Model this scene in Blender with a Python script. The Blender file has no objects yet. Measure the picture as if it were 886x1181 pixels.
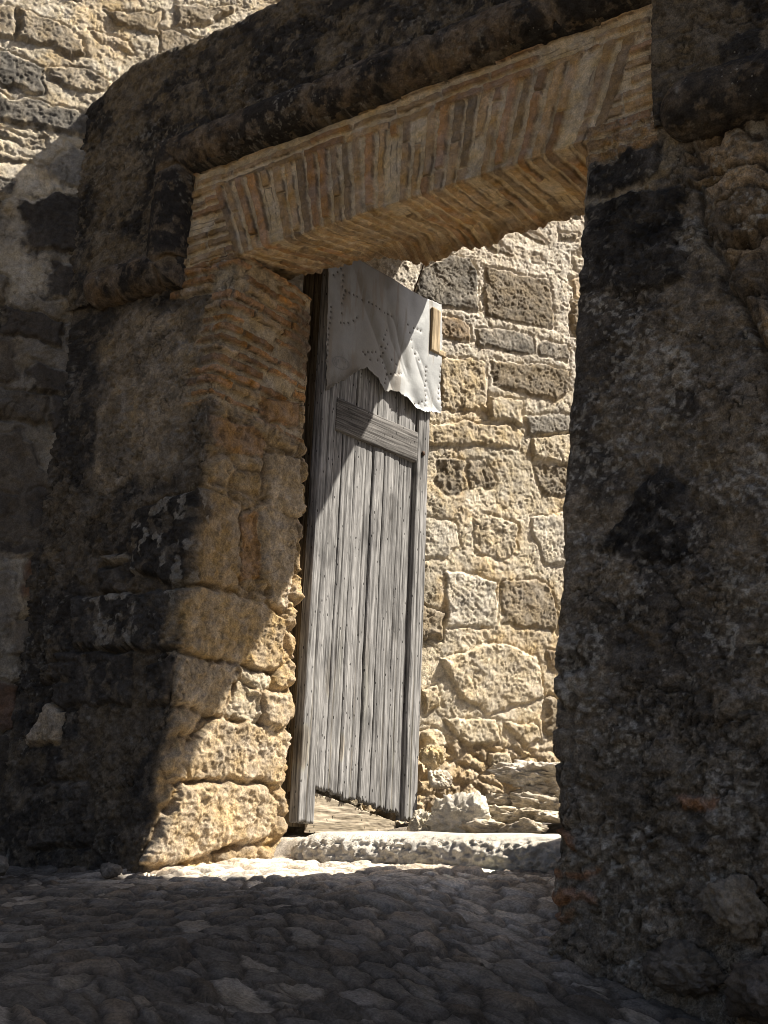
import bpy, bmesh, math, random, json
import numpy as np
from mathutils import Vector
random.seed(7)
f32 = np.float32
scene = bpy.context.scene
COL = scene.collection
# traced outlines of the individual stones, boards and nail rows, in metres on the surface they belong to
DATA = json.loads('''{"rear":[["dark",0.02,[[2.394,4.303],[2.645,4.496],[2.776,4.516],[2.867,4.397],[2.881,4.083],[2.552,4.045],[2.34,4.076]]],["brown",0.012,[[2.947,4.468],[3.478,4.503],[3.525,4.369],[3.534,4.111],[3.411,4.082],[3.237,4.063],[2.94,4.063],[2.921,4.262]]],["brown2",0.015,[[2.526,3.964],[2.774,3.995],[2.786,3.826],[2.525,3.793]]],["grey",0.01,[[2.841,3.928],[3.17,3.998],[3.343,3.968],[3.352,3.836],[3.173,3.817],[2.88,3.799]]],["grey",0.01,[[3.396,3.966],[3.658,3.975],[3.658,3.847],[3.397,3.853]]],["brown",0.02,[[2.976,3.711],[3.174,3.734],[3.658,3.784],[3.657,3.622],[3.535,3.493],[3.28,3.502],[3.002,3.506]]],["ochre",0.025,[[2.551,3.63],[2.926,3.7],[2.963,3.296],[2.55,3.233]]],["ochre2",0.035,[[2.975,3.412],[3.244,3.434],[3.239,3.257],[2.971,3.257]]],["ochre",0.02,[[2.371,3.1],[2.922,3.201],[3.181,3.245],[3.247,3.184],[3.219,3.073],[3.054,3.048],[2.772,3.002],[2.377,2.928]]],["grey2",0.02,[[3.275,3.324],[3.657,3.414],[3.657,3.277],[3.276,3.19]]],["ochre2",0.03,[[3.313,3.177],[3.657,3.263],[3.657,3.032],[3.315,2.984]]],["rough",0.0,[[2.542,2.857],[2.727,2.877],[2.776,2.86],[2.733,2.636],[2.612,2.596],[2.547,2.699]]],["rough",0.0,[[2.775,2.886],[2.928,2.927],[3.03,2.783],[3.017,2.709],[2.808,2.687]]],["rough",-0.005,[[3.316,2.938],[3.619,3.012],[3.619,2.752],[3.42,2.752]]],["pale",0.012,[[2.43,2.417],[2.692,2.403],[2.73,2.278],[2.639,2.154],[2.441,2.131]]],["pale2",0.012,[[2.827,2.481],[2.986,2.525],[3.177,2.492],[3.194,2.304],[3.069,2.204],[2.854,2.198]]],["pale",0.02,[[3.319,2.559],[3.657,2.653],[3.656,2.275],[3.423,2.223],[3.32,2.444]]],["pale",0.02,[[2.622,2.054],[2.871,2.064],[3.009,2.028],[3.022,1.755],[2.954,1.704],[2.641,1.673]]],["brown3",0.015,[[3.057,2.047],[3.324,2.096],[3.453,2.057],[3.526,1.828],[3.512,1.759],[3.063,1.735]]],["pale2",0.035,[[2.603,1.445],[2.824,1.54],[3.038,1.612],[3.329,1.554],[3.394,1.272],[3.087,1.167],[2.94,1.124],[2.74,1.221]]],["ochre2",0.045,[[2.615,1.072],[3.014,1.091],[3.051,0.938],[2.782,0.882]]],["ochre",0.045,[[3.062,1.083],[3.334,1.083],[3.355,0.962],[3.233,0.929]]],["ochre2",0.04,[[2.478,0.97],[2.618,0.971],[2.634,0.876],[2.585,0.816],[2.484,0.82]]],["ochre2",0.04,[[2.959,0.868],[3.125,0.892],[3.127,0.778],[2.975,0.756]]],["rough",0.0,[[2.89,4.676],[3.055,4.691],[3.131,4.661],[3.147,4.621],[3.011,4.614]]],["rough",0.0,[[3.212,4.874],[3.328,4.876],[3.453,4.851],[3.484,4.807],[3.391,4.797],[3.251,4.826]]],["rough",0.0,[[3.314,4.68],[3.415,4.707],[3.446,4.641],[3.33,4.611]]],["rough",0.0,[[3.595,4.95],[3.755,4.978],[3.755,4.895],[3.595,4.874]]],["grey",0.01,[[3.555,5.12],[3.821,5.273],[3.821,5.149],[3.619,5.1]]],["brown2",0.02,[[3.427,1.607],[3.584,1.625],[3.584,1.472],[3.442,1.488]]],["ochre",0.03,[[2.469,1.212],[2.569,1.279],[2.606,1.14],[2.487,1.072]]]],"lwall":[["brown3",0.02,[[-0.607,5.446],[-0.405,5.447],[-0.179,5.374],[-0.165,5.243],[-0.235,5.205],[-0.426,5.238],[-0.586,5.226]]],["brown3",0.02,[[-0.848,5.401],[-0.624,5.453],[-0.609,5.238],[-0.818,5.162]]],["dark",0.015,[[-0.834,5.078],[-0.591,5.092],[-0.419,5.087],[-0.389,4.874],[-0.534,4.845],[-0.802,4.831]]],["rough",0.01,[[-0.393,5.103],[-0.227,5.134],[0.04,5.119],[0.021,5.019],[-0.118,4.978],[-0.343,5.014]]],["dark",0.02,[[-0.792,4.757],[-0.414,4.807],[-0.098,4.794],[0.034,4.784],[0.051,4.626],[-0.17,4.621],[-0.771,4.593]]],["rough",0.0,[[-0.762,4.521],[-0.361,4.547],[-0.338,4.485],[-0.488,4.469],[-0.751,4.437]]],["rough",0.0,[[-0.742,4.365],[-0.478,4.384],[-0.295,4.352],[-0.498,4.328],[-0.734,4.305]]],["dark",0.01,[[-0.69,4.171],[-0.466,4.194],[-0.476,4.062],[-0.675,4.053]]],["grey2",0.015,[[-0.172,4.537],[0.019,4.499],[0.126,4.454],[0.142,4.298],[-0.237,4.231],[-0.281,4.375]]],["soot",0.02,[[-0.421,4.047],[-0.23,4.171],[0.034,4.197],[0.183,4.182],[0.216,3.864],[-0.37,3.709]]],["brown3",0.02,[[-0.047,5.671],[0.323,5.775],[0.329,5.579],[0.049,5.602]]],["brown3",0.02,[[0.436,5.896],[0.933,6.085],[0.693,5.848],[0.424,5.691]]],["ochre2",0.01,[[-0.136,5.464],[0.11,5.478],[0.194,5.412],[-0.058,5.39]]],["soot",0.02,[[-0.192,3.695],[0.057,3.773],[0.086,3.506],[-0.229,3.417]]],["mortar",0.012,[[-0.5,3.085],[-0.364,3.105],[-0.332,2.844],[-0.466,2.815]]],["soot",0.015,[[-0.261,2.984],[0.099,2.976],[0.117,2.818],[-0.24,2.762]]],["mortar",0.012,[[-0.423,2.475],[-0.256,2.552],[-0.016,2.221],[0.012,1.795],[-0.343,1.847]]],["soot",0.01,[[-0.375,2.095],[-0.256,2.104],[-0.227,1.987],[-0.357,1.96]]],["soot",0.01,[[-0.18,2.139],[-0.009,2.244],[0.048,2.014],[-0.124,1.923]]],["redbr",0.015,[[-0.112,1.735],[-0.007,1.739],[0.028,1.483],[-0.098,1.456]]],["soot",0.01,[[-0.342,1.837],[-0.155,1.844],[0.007,1.837],[0.005,1.767],[-0.329,1.735]]],["pale",0.012,[[-0.317,1.643],[-0.16,1.639],[-0.135,1.36],[-0.27,1.268]]],["ochre",0.02,[[-0.177,1.38],[-0.019,1.415],[-0.019,1.211],[-0.172,1.179]]]],"lpier":[["crustcorner",0.03,[[-0.455,1.944],[-0.197,1.984],[0.083,2.018],[0.33,2.003],[0.36,1.507],[0.159,1.5],[-0.051,1.472],[-0.421,1.572]]],["ochre",0.03,[[0.457,1.66],[0.381,1.97],[0.471,2.045],[0.719,2.164],[0.798,1.812],[0.729,1.465],[0.59,1.478],[0.546,1.654]]],["orange",0.0,[[0.349,1.962],[0.466,1.992],[0.516,1.623],[0.373,1.559]]],["crustcorner2",0.035,[[-0.885,1.477],[-0.049,1.463],[0.351,1.486],[0.603,1.481],[0.741,1.427],[0.774,1.174],[0.688,1.098],[0.435,1.122],[0.057,1.114],[-0.785,1.184]]],["ochre",0.02,[[-0.083,1.119],[0.057,1.114],[0.394,1.102],[0.461,1.031],[0.378,0.95],[0.359,0.809],[0.029,0.837]]],["pale2",0.02,[[0.469,1.113],[0.683,1.087],[0.692,1.016],[0.496,1.013]]],["pale2",0.0,[[0.455,1.031],[0.617,0.982],[0.643,0.805],[0.397,0.837]]],["ochre",0.05,[[0.629,0.988],[0.84,1.027],[0.879,0.886],[0.782,0.797],[0.657,0.798]]],["ochre",0.035,[[0.297,0.816],[0.869,0.807],[0.89,0.704],[0.803,0.517],[0.431,0.5],[0.177,0.493],[0.103,0.582]]],["ochre",0.05,[[0.132,0.463],[0.396,0.497],[0.722,0.496],[0.819,0.402],[0.783,0.226],[0.493,0.168],[0.211,0.063],[-0.019,0.047]]],["orange",0.02,[[0.041,2.45],[0.307,2.472],[0.465,2.425],[0.442,2.311],[0.23,2.29],[0.075,2.285]]],["ochre",0.02,[[0.455,2.357],[0.743,2.388],[0.813,2.027],[0.541,2.037]]],["orange",0.015,[[0.37,2.655],[0.698,2.754],[0.711,2.6],[0.434,2.534]]],["lichenstone",0.03,[[-0.671,1.707],[-0.488,1.717],[-0.465,1.665],[-0.654,1.655]]],["crust2",0.02,[[-0.691,1.634],[-0.514,1.64],[-0.468,1.464],[-0.636,1.494]]],["soot",0.02,[[-0.96,1.176],[-0.339,1.136],[-0.286,0.867],[-0.888,0.868]]],["crust2",0.025,[[-0.198,1.067],[0.013,1.093],[-0.002,0.846],[-0.166,0.839]]],["crust2",0.02,[[-0.909,0.448],[-0.476,0.468],[-0.384,0.142],[-0.873,0.109]]],["ochre2",0.04,[[-1.034,0.683],[-0.928,0.884],[-0.783,0.84],[-0.779,0.677],[-0.899,0.656],[-1.006,0.635]]],["crust2",0.03,[[-1.051,1.103],[-0.761,1.105],[-0.74,1.008],[-1.009,1.012]]]],"rpier":[["crustdark",0.025,[[-2.251,3.071],[-2.043,3.09],[-1.77,3.037],[-1.754,2.552],[-1.952,2.573],[-2.254,2.615]]],["crustdark",0.02,[[-2.237,3.286],[-1.892,3.289],[-1.867,3.135],[-1.98,3.116],[-2.234,3.112]]],["crustdark",0.012,[[-1.946,1.667],[-1.851,1.71],[-1.759,1.621],[-1.763,1.329],[-1.872,1.305],[-2.138,1.371],[-2.023,1.545]]],["brick",0.012,[[-1.799,0.397],[-1.648,0.394],[-1.649,0.359],[-1.792,0.362]]],["brick",0.012,[[-2.308,0.101],[-2.153,0.1],[-2.16,0.08],[-2.307,0.072]]],["brick",0.014,[[-2.336,0.038],[-2.13,0.04],[-2.136,0.002],[-2.335,-0.004]]],["brick",0.014,[[-2.35,0.242],[-2.218,0.244],[-2.221,0.211],[-2.342,0.209]]],["brick",0.01,[[-2.341,-0.039],[-2.23,-0.04],[-2.247,-0.073],[-2.34,-0.071]]]],"crack":[[-1.734,3.056],[-1.691,2.99],[-1.668,2.798],[-1.593,2.614],[-1.572,2.484],[-1.486,2.372],[-1.425,2.187],[-1.407,2.048]],"door":{"sheet":[[-0.053,3.702],[0.217,3.865],[0.81,3.854],[1.071,3.878],[1.085,3.569],[1.081,3.069],[0.899,3.025],[0.819,3.03],[0.711,3.069],[0.606,3.078],[0.515,3.042],[0.443,3.114],[0.341,3.145],[0.239,3.092],[0.084,2.952],[-0.018,2.873]],"nails":[[[0.002,3.67],[0.089,3.768]],[[0.087,3.7],[0.089,3.624],[0.115,3.605],[0.088,3.506],[0.087,3.44],[0.085,3.373],[0.158,3.394],[0.203,3.428],[0.254,3.493]],[[0.115,3.605],[0.222,3.603],[0.323,3.601],[0.426,3.596],[0.484,3.594],[0.598,3.594]],[[0.305,3.247],[0.45,3.299]],[[0.32,3.237],[0.364,3.212],[0.407,3.201]],[[0.511,3.471],[0.48,3.392],[0.45,3.299]],[[0.524,3.377],[0.473,3.276],[0.407,3.201]],[[0.473,3.276],[0.537,3.169]],[[0.537,3.174],[0.701,3.239]],[[0.566,3.283],[0.656,3.257]],[[0.537,3.169],[0.5,3.07]],[[0.711,3.588],[0.772,3.589],[0.875,3.59]],[[0.736,3.539],[0.772,3.445],[0.851,3.388],[0.898,3.378]],[[0.93,3.362],[0.927,3.26],[0.923,3.042]],[[0.823,3.062],[0.92,3.104]],[[1.077,3.418],[1.072,3.292],[1.051,3.124]],[[-0.007,3.444],[-0.015,3.182],[-0.023,3.071],[-0.022,2.888],[-0.061,2.818]],[[0.826,3.861],[0.92,3.859]]],"stamp":[[0.041,3.084],[0.161,3.166],[0.171,3.124],[0.051,3.039]]}}''')

# ------------------------------------------------------------------ noise
_rs = np.random.RandomState(11)
PERM = _rs.permutation(4096)
VAL = _rs.rand(4096).astype(f32)
def hsh(ix, iy, s=0):
    return VAL[PERM[(PERM[(ix + 57 * s) & 4095] + iy * 7 + 131 * s) & 4095]]
def vn(x, y, s=0):
    x = np.asarray(x, f32); y = np.asarray(y, f32)
    ix = np.floor(x).astype(np.int64); iy = np.floor(y).astype(np.int64)
    fx = x - ix; fy = y - iy
    fx = fx * fx * fx * (fx * (fx * 6 - 15) + 10); fy = fy * fy * fy * (fy * (fy * 6 - 15) + 10)
    a = hsh(ix, iy, s); b = hsh(ix + 1, iy, s); c = hsh(ix, iy + 1, s); d = hsh(ix + 1, iy + 1, s)
    return (a + (b - a) * fx) * (1 - fy) + (c + (d - c) * fx) * fy
def fbm(x, y, s=0, o=4, g=.5):
    """roughly -1..1"""
    t = 0; a = 1.; n = 0.
    ca, sa = math.cos(.6), math.sin(.6)
    for i in range(o):
        t = t + a * (vn(x, y, s + i * 3) * 2 - 1); n += a
        a *= g; x, y = (x * ca - y * sa) * 2.03 + 17.3, (x * sa + y * ca) * 2.03 + 5.1
    return t / n * 1.5
def sm(a, b, x):
    t = np.clip((x - a) / (b - a), 0, 1); return t * t * (3 - 2 * t)
def mixc(C, col, m):
    return C + (np.asarray(col, f32) - C) * m[..., None]
def voro(x, y, s=0, jit=.85):
    ix = np.floor(x).astype(np.int64); iy = np.floor(y).astype(np.int64)
    best = np.full(x.shape, 9e9, f32); cx = ix.copy(); cy = iy.copy(); px = np.zeros_like(x); py = np.zeros_like(y)
    def pt(jx, jy):
        return jx + .5 + (hsh(jx, jy, s + 1) - .5) * jit, jy + .5 + (hsh(jx, jy, s + 2) - .5) * jit
    for a in (-1, 0, 1):
        for b in (-1, 0, 1):
            qx, qy = pt(ix + a, iy + b); d = (qx - x) ** 2 + (qy - y) ** 2; m = d < best
            best = np.where(m, d, best); cx = np.where(m, ix + a, cx); cy = np.where(m, iy + b, cy); px = np.where(m, qx, px); py = np.where(m, qy, py)
    bd = np.full(x.shape, 9e9, f32)
    for a in (-2, -1, 0, 1, 2):
        for b in (-2, -1, 0, 1, 2):
            if a == 0 and b == 0: continue
            qx, qy = pt(cx + a, cy + b); dx = qx - px; dy = qy - py; L = np.sqrt(dx * dx + dy * dy) + 1e-6
            bd = np.minimum(bd, (((px + qx) / 2 - x) * dx + ((py + qy) / 2 - y) * dy) / L)
    return bd, hsh(cx, cy, s + 5), hsh(cx, cy, s + 6), x - px, y - py
def sdf(poly, x, y):
    """signed distance, positive inside"""
    P = np.array(poly, f32); n = len(P); d = np.full(x.shape, 9e9, f32); ins = np.zeros(x.shape, bool)
    for i in range(n):
        a = P[i]; b = P[(i + 1) % n]; ex, ey = b - a
        wx = x - a[0]; wy = y - a[1]
        t = np.clip((wx * ex + wy * ey) / (ex * ex + ey * ey + 1e-12), 0, 1)
        d = np.minimum(d, (wx - ex * t) ** 2 + (wy - ey * t) ** 2)
        c = (a[1] <= y) != (b[1] <= y)
        with np.errstate(divide='ignore', invalid='ignore'):
            xi = a[0] + (y - a[1]) / (ey if abs(ey) > 1e-9 else 1e-9) * ex
        ins ^= c & (x < xi)
    d = np.sqrt(d)
    return np.where(ins, d, -d)
def linedist(pts, x, y):
    d = np.full(x.shape, 9e9, f32)
    for (ax, ay), (bx, by) in zip(pts[:-1], pts[1:]):
        ex, ey = bx - ax, by - ay; wx = x - ax; wy = y - ay
        t = np.clip((wx * ex + wy * ey) / (ex * ex + ey * ey + 1e-12), 0, 1)
        d = np.minimum(d, (wx - ex * t) ** 2 + (wy - ey * t) ** 2)
    return np.sqrt(d)

def crag(x, y, s=0, o=4):
    t = 0; a = 1.; n = 0.
    for i in range(o):
        t = t + a * (1 - np.abs(vn(x, y, s + i * 3) * 2 - 1)) ** 2; n += a
        a *= .55; x, y = (x * .8 - y * .6) * 2.1 + 3.3, (x * .6 + y * .8) * 2.1 + 8.1
    return t / n
def grit(x, y, s, a=1.):
    g = .0045 * fbm(x * 62, y * 62, s, 3, .65) + .006 * (crag(x * 30, y * 30, s + 2, 3) - .5)
    p = sm(.60, .74, vn(x * 52, y * 52, s + 5)) * sm(.35, .6, vn(x * 7, y * 7, s + 6)) + .8 * sm(.66, .78, vn(x * 24, y * 24, s + 7)) * sm(.4, .65, vn(x * 4, y * 4, s + 8))
    return a * (g - .011 * p)
def crackle(x, y, size, s):
    wx = x + size * .45 * fbm(x * 1.6 / size, y * 1.6 / size, s, 4, .6); wy = y + size * .45 * fbm(x * 1.6 / size + 40, y * 1.6 / size, s + 1, 4, .6)
    bd = voro(wx / size, wy / size, s + 2, .95)[0] * size
    return np.exp(-(bd / .0055) ** 2) * sm(-.15, .35, fbm(x * .8 / size, y * .8 / size, s + 7, 3))

# ------------------------------------------------------------------ stone colours (albedo)
K = dict(
 dark=(.155, .137, .110), brown=(.21, .168, .112), brown2=(.26, .19, .115), brown3=(.28, .225, .15), grey=(.23, .202, .162), grey2=(.25, .225, .185),
 ochre=(.44, .335, .205), ochre2=(.46, .36, .235), rough=(.25, .205, .142), pale=(.52, .46, .36), pale2=(.52, .43, .295), mortar=(.47, .38, .255),
 soot=(.066, .056, .045), redbr=(.20, .105, .055), orange=(.34, .20, .085), brick=(.33, .165, .075), crust=(.056, .047, .037), crust2=(.075, .062, .047),
 crustdark=(.047, .040, .032), lichenstone=(.30, .25, .18), lichen=(.24, .215, .17))
WALLC = {k: v for k, v in K.items()}

def grid_obj(name, P, C, mat, parent=None, keep=None, smooth=True):
    nu, nv = P.shape[:2]
    idx = np.arange(nu * nv, dtype=np.int32).reshape(nu, nv)
    q = np.stack([idx[:-1, :-1], idx[1:, :-1], idx[1:, 1:], idx[:-1, 1:]], -1).reshape(-1, 4)
    if keep is not None:
        k = (keep[:-1, :-1] & keep[1:, :-1] & keep[1:, 1:] & keep[:-1, 1:]).reshape(-1); q = q[k]
        used = np.zeros(nu * nv, bool); used[q.ravel()] = True
        rm = np.cumsum(used) - 1; q = rm[q].astype(np.int32)
        V = P.reshape(-1, 3)[used]; CC = C.reshape(-1, 3)[used]
    else:
        V = P.reshape(-1, 3); CC = C.reshape(-1, 3)
    me = bpy.data.meshes.new(name)
    me.vertices.add(len(V)); me.vertices.foreach_set('co', V.astype(f32).ravel())
    me.loops.add(q.size); me.loops.foreach_set('vertex_index', q.astype(np.int32).ravel())
    me.polygons.add(len(q)); me.polygons.foreach_set('loop_start', np.arange(0, q.size, 4, dtype=np.int32)); me.polygons.foreach_set('loop_total', np.full(len(q), 4, np.int32))
    me.polygons.foreach_set('use_smooth', np.full(len(q), smooth))
    at = me.color_attributes.new('col', 'FLOAT_COLOR', 'POINT')
    at.data.foreach_set('color', np.concatenate([np.clip(CC, .01, .9), np.ones((len(CC), 1))], 1).astype(f32).ravel())
    me.update(calc_edges=True)
    o = bpy.data.objects.new(name, me); COL.objects.link(o); me.materials.append(mat)
    if parent: o.parent = parent
    return o
def normals(P, sign=1):
    a = np.gradient(P, axis=0); b = np.gradient(P, axis=1)
    n = np.cross(a, b) * sign; return n / (np.linalg.norm(n, axis=-1, keepdims=True) + 1e-9)

def put_blocks(U, V, H, C, blocks, warp=.018, edge=.028, groove=.012, colmap=None, seed=0, soft=.008):
    wu = U + warp * fbm(U * 9, V * 9, 40, 3) + .006 * fbm(U * 45, V * 45, 46, 2); wv = V + warp * fbm(U * 9 + 50, V * 9, 41, 3) + .006 * fbm(U * 45 + 9, V * 45, 47, 2)
    rnd = random.Random(seed)
    u1 = U[:, 0]; v1 = V[0, :]
    for key, r, poly in blocks:
        p = np.array(poly); lo = p.min(0) - .12; hi = p.max(0) + .12
        i0, i1 = np.searchsorted(u1, lo[0]), np.searchsorted(u1, hi[0]); j0, j1 = np.searchsorted(v1, lo[1]), np.searchsorted(v1, hi[1])
        if i1 - i0 < 2 or j1 - j0 < 2: continue
        S = (slice(i0, i1), slice(j0, j1)); x = wu[S]; y = wv[S]; d = sdf(poly, x, y)
        m = sm(-.006, edge, d); c = p.mean(0)
        amp = .016 if key in ('rough',) else (.009 if key in ('ochre', 'ochre2', 'pale2') else .006)
        sd = rnd.randint(60, 900)
        hb = r + (rnd.uniform(-.03, .03) * (x - c[0]) + rnd.uniform(-.03, .03) * (y - c[1])) + amp * fbm(x * 14, y * 14, sd, 4, .6)
        H[S] = H[S] * (1 - m) + hb * m - groove * np.exp(-((d + .006) / .012) ** 2)
        col = colmap(key, x, y, sd) if callable(colmap) else None
        if col is None: col = np.array(K[key], f32)
        v = 1 + .16 * fbm(x * 7, y * 7, sd + 3, 4) if key not in ('soot', 'dark', 'crust2', 'crustdark', 'grey', 'crust') else np.clip(1 + .75 * fbm(x * 6, y * 6, sd + 3, 5, .65), .35, 2.4)
        col = np.broadcast_to(col, x.shape + (3,)) * v[..., None]
        mc = sm(-soft, soft, d + 1.4 * soft * fbm(x * 16, y * 16, sd + 8, 4, .6))
        C[S] = C[S] * (1 - mc[..., None]) + col * mc[..., None]

# ------------------------------------------------------------------ materials
def new_mat(name):
    m = bpy.data.materials.new(name); m.use_nodes = True; nt = m.node_tree; nt.nodes.clear()
    out = nt.nodes.new('ShaderNodeOutputMaterial'); b = nt.nodes.new('ShaderNodeBsdfPrincipled'); nt.links.new(b.outputs[0], out.inputs[0])
    b.inputs['Specular IOR Level'].default_value = .25
    return m, nt, b
def N(nt, typ, **kw):
    n = nt.nodes.new(typ)
    for k, v in kw.items():
        if k in n.inputs: n.inputs[k].default_value = v
        else: setattr(n, k, v)
    return n
def maprange(nt, src, a, b, c, d):
    n = N(nt, 'ShaderNodeMapRange'); nt.links.new(src, n.inputs[0])
    for i, v in enumerate((a, b, c, d)): n.inputs[i + 1].default_value = v
    return n.outputs[0]
def mul(nt, a, b, op='MULTIPLY'):
    n = N(nt, 'ShaderNodeMath', operation=op)
    for i, v in enumerate((a, b)):
        if isinstance(v, (int, float)): n.inputs[i].default_value = v
        else: nt.links.new(v, n.inputs[i])
    return n.outputs[0]
def stone_mat(name, bump=.6, dist=.012, fine=70., var=.35, speck=0., rough=.9, pits=.5):
    m, nt, b = new_mat(name); L = nt.links
    tc = N(nt, 'ShaderNodeTexCoord').outputs['Object']
    at = N(nt, 'ShaderNodeVertexColor', layer_name='col')
    n1 = N(nt, 'ShaderNodeTexNoise', Scale=fine * .35, Detail=6., Roughness=.65); L.new(tc, n1.inputs['Vector'])
    n2 = N(nt, 'ShaderNodeTexNoise', Scale=fine * 1.7, Detail=6., Roughness=.75); L.new(tc, n2.inputs['Vector'])
    n3 = N(nt, 'ShaderNodeTexNoise', Scale=5., Detail=5., Roughness=.6); L.new(tc, n3.inputs['Vector'])
    v1 = maprange(nt, n1.outputs[0], .36, .64, 1 - var, 1 + var); v2 = maprange(nt, n2.outputs[0], .38, .62, 1 - var * 1.25, 1 + var * 1.25); v3 = maprange(nt, n3.outputs[0], .3, .7, .82, 1.18)
    f = mul(nt, mul(nt, v1, v2), v3)
    mx = N(nt, 'ShaderNodeVectorMath', operation='SCALE'); L.new(at.outputs[0], mx.inputs[0]); L.new(f, mx.inputs['Scale'])
    colout = mx.outputs[0]
    # warm/cool hue drift
    n4 = N(nt, 'ShaderNodeTexNoise', Scale=11., Detail=4.); L.new(tc, n4.inputs['Vector'])
    hs = N(nt, 'ShaderNodeHueSaturation'); L.new(colout, hs.inputs['Color']); L.new(maprange(nt, n4.outputs[0], 0.3, .7, .7, 1.12), hs.inputs['Saturation']); colout = hs.outputs[0]
    if speck:
        vo = N(nt, 'ShaderNodeTexVoronoi', Scale=46., Randomness=1.); L.new(tc, vo.inputs['Vector'])
        n5 = N(nt, 'ShaderNodeTexNoise', Scale=3.2, Detail=4.); L.new(tc, n5.inputs['Vector'])
        sepc = N(nt, 'ShaderNodeSeparateColor'); L.new(vo.outputs['Color'], sepc.inputs[0])
        r = mul(nt, maprange(nt, sepc.outputs[0], .55, 1., 0., .36), maprange(nt, n5.outputs[0], .42, .66, 0., 1.))
        msk = mul(nt, maprange(nt, mul(nt, r, vo.outputs['Distance'], 'SUBTRACT'), 0., .08, 0., 1.), speck)
        mm = N(nt, 'ShaderNodeMix', data_type='RGBA'); L.new(msk, mm.inputs[0]); L.new(colout, mm.inputs[6]); mm.inputs[7].default_value = (.36, .33, .27, 1); colout = mm.outputs[2]
    L.new(colout, b.inputs['Base Color']); b.inputs['Roughness'].default_value = rough
    # relief: grain + pits
    vp = N(nt, 'ShaderNodeTexVoronoi', Scale=fine * 1.5, Randomness=1.); L.new(tc, vp.inputs['Vector'])
    pit = mul(nt, maprange(nt, vp.outputs['Distance'], .0, .4, -pits, 0.), maprange(nt, n4.outputs[0], .45, .6, 0., 1.))
    h = mul(nt, mul(nt, mul(nt, n1.outputs[0], .45), n2.outputs[0], 'ADD'), pit, 'ADD')
    bp = N(nt, 'ShaderNodeBump', Strength=bump, Distance=dist); L.new(h, bp.inputs['Height']); L.new(bp.outputs[0], b.inputs['Normal'])
    return m
M_wall = stone_mat('wall_stone', .7, .010, 70, .20, pits=.5)
M_crust = stone_mat('crusted_stone', .9, .012, 75, .32, speck=.6)
M_jamb = stone_mat('gate_stone', .9, .012, 66, .25, speck=.3)
M_brick = stone_mat('old_brick', .7, .008, 80, .22, pits=.25)
M_ground = stone_mat('cobble_stone', .7, .01, 60, .24, pits=.3)
M_thr = stone_mat('threshold_limestone', .8, .010, 60, .12, pits=.8)
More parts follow.
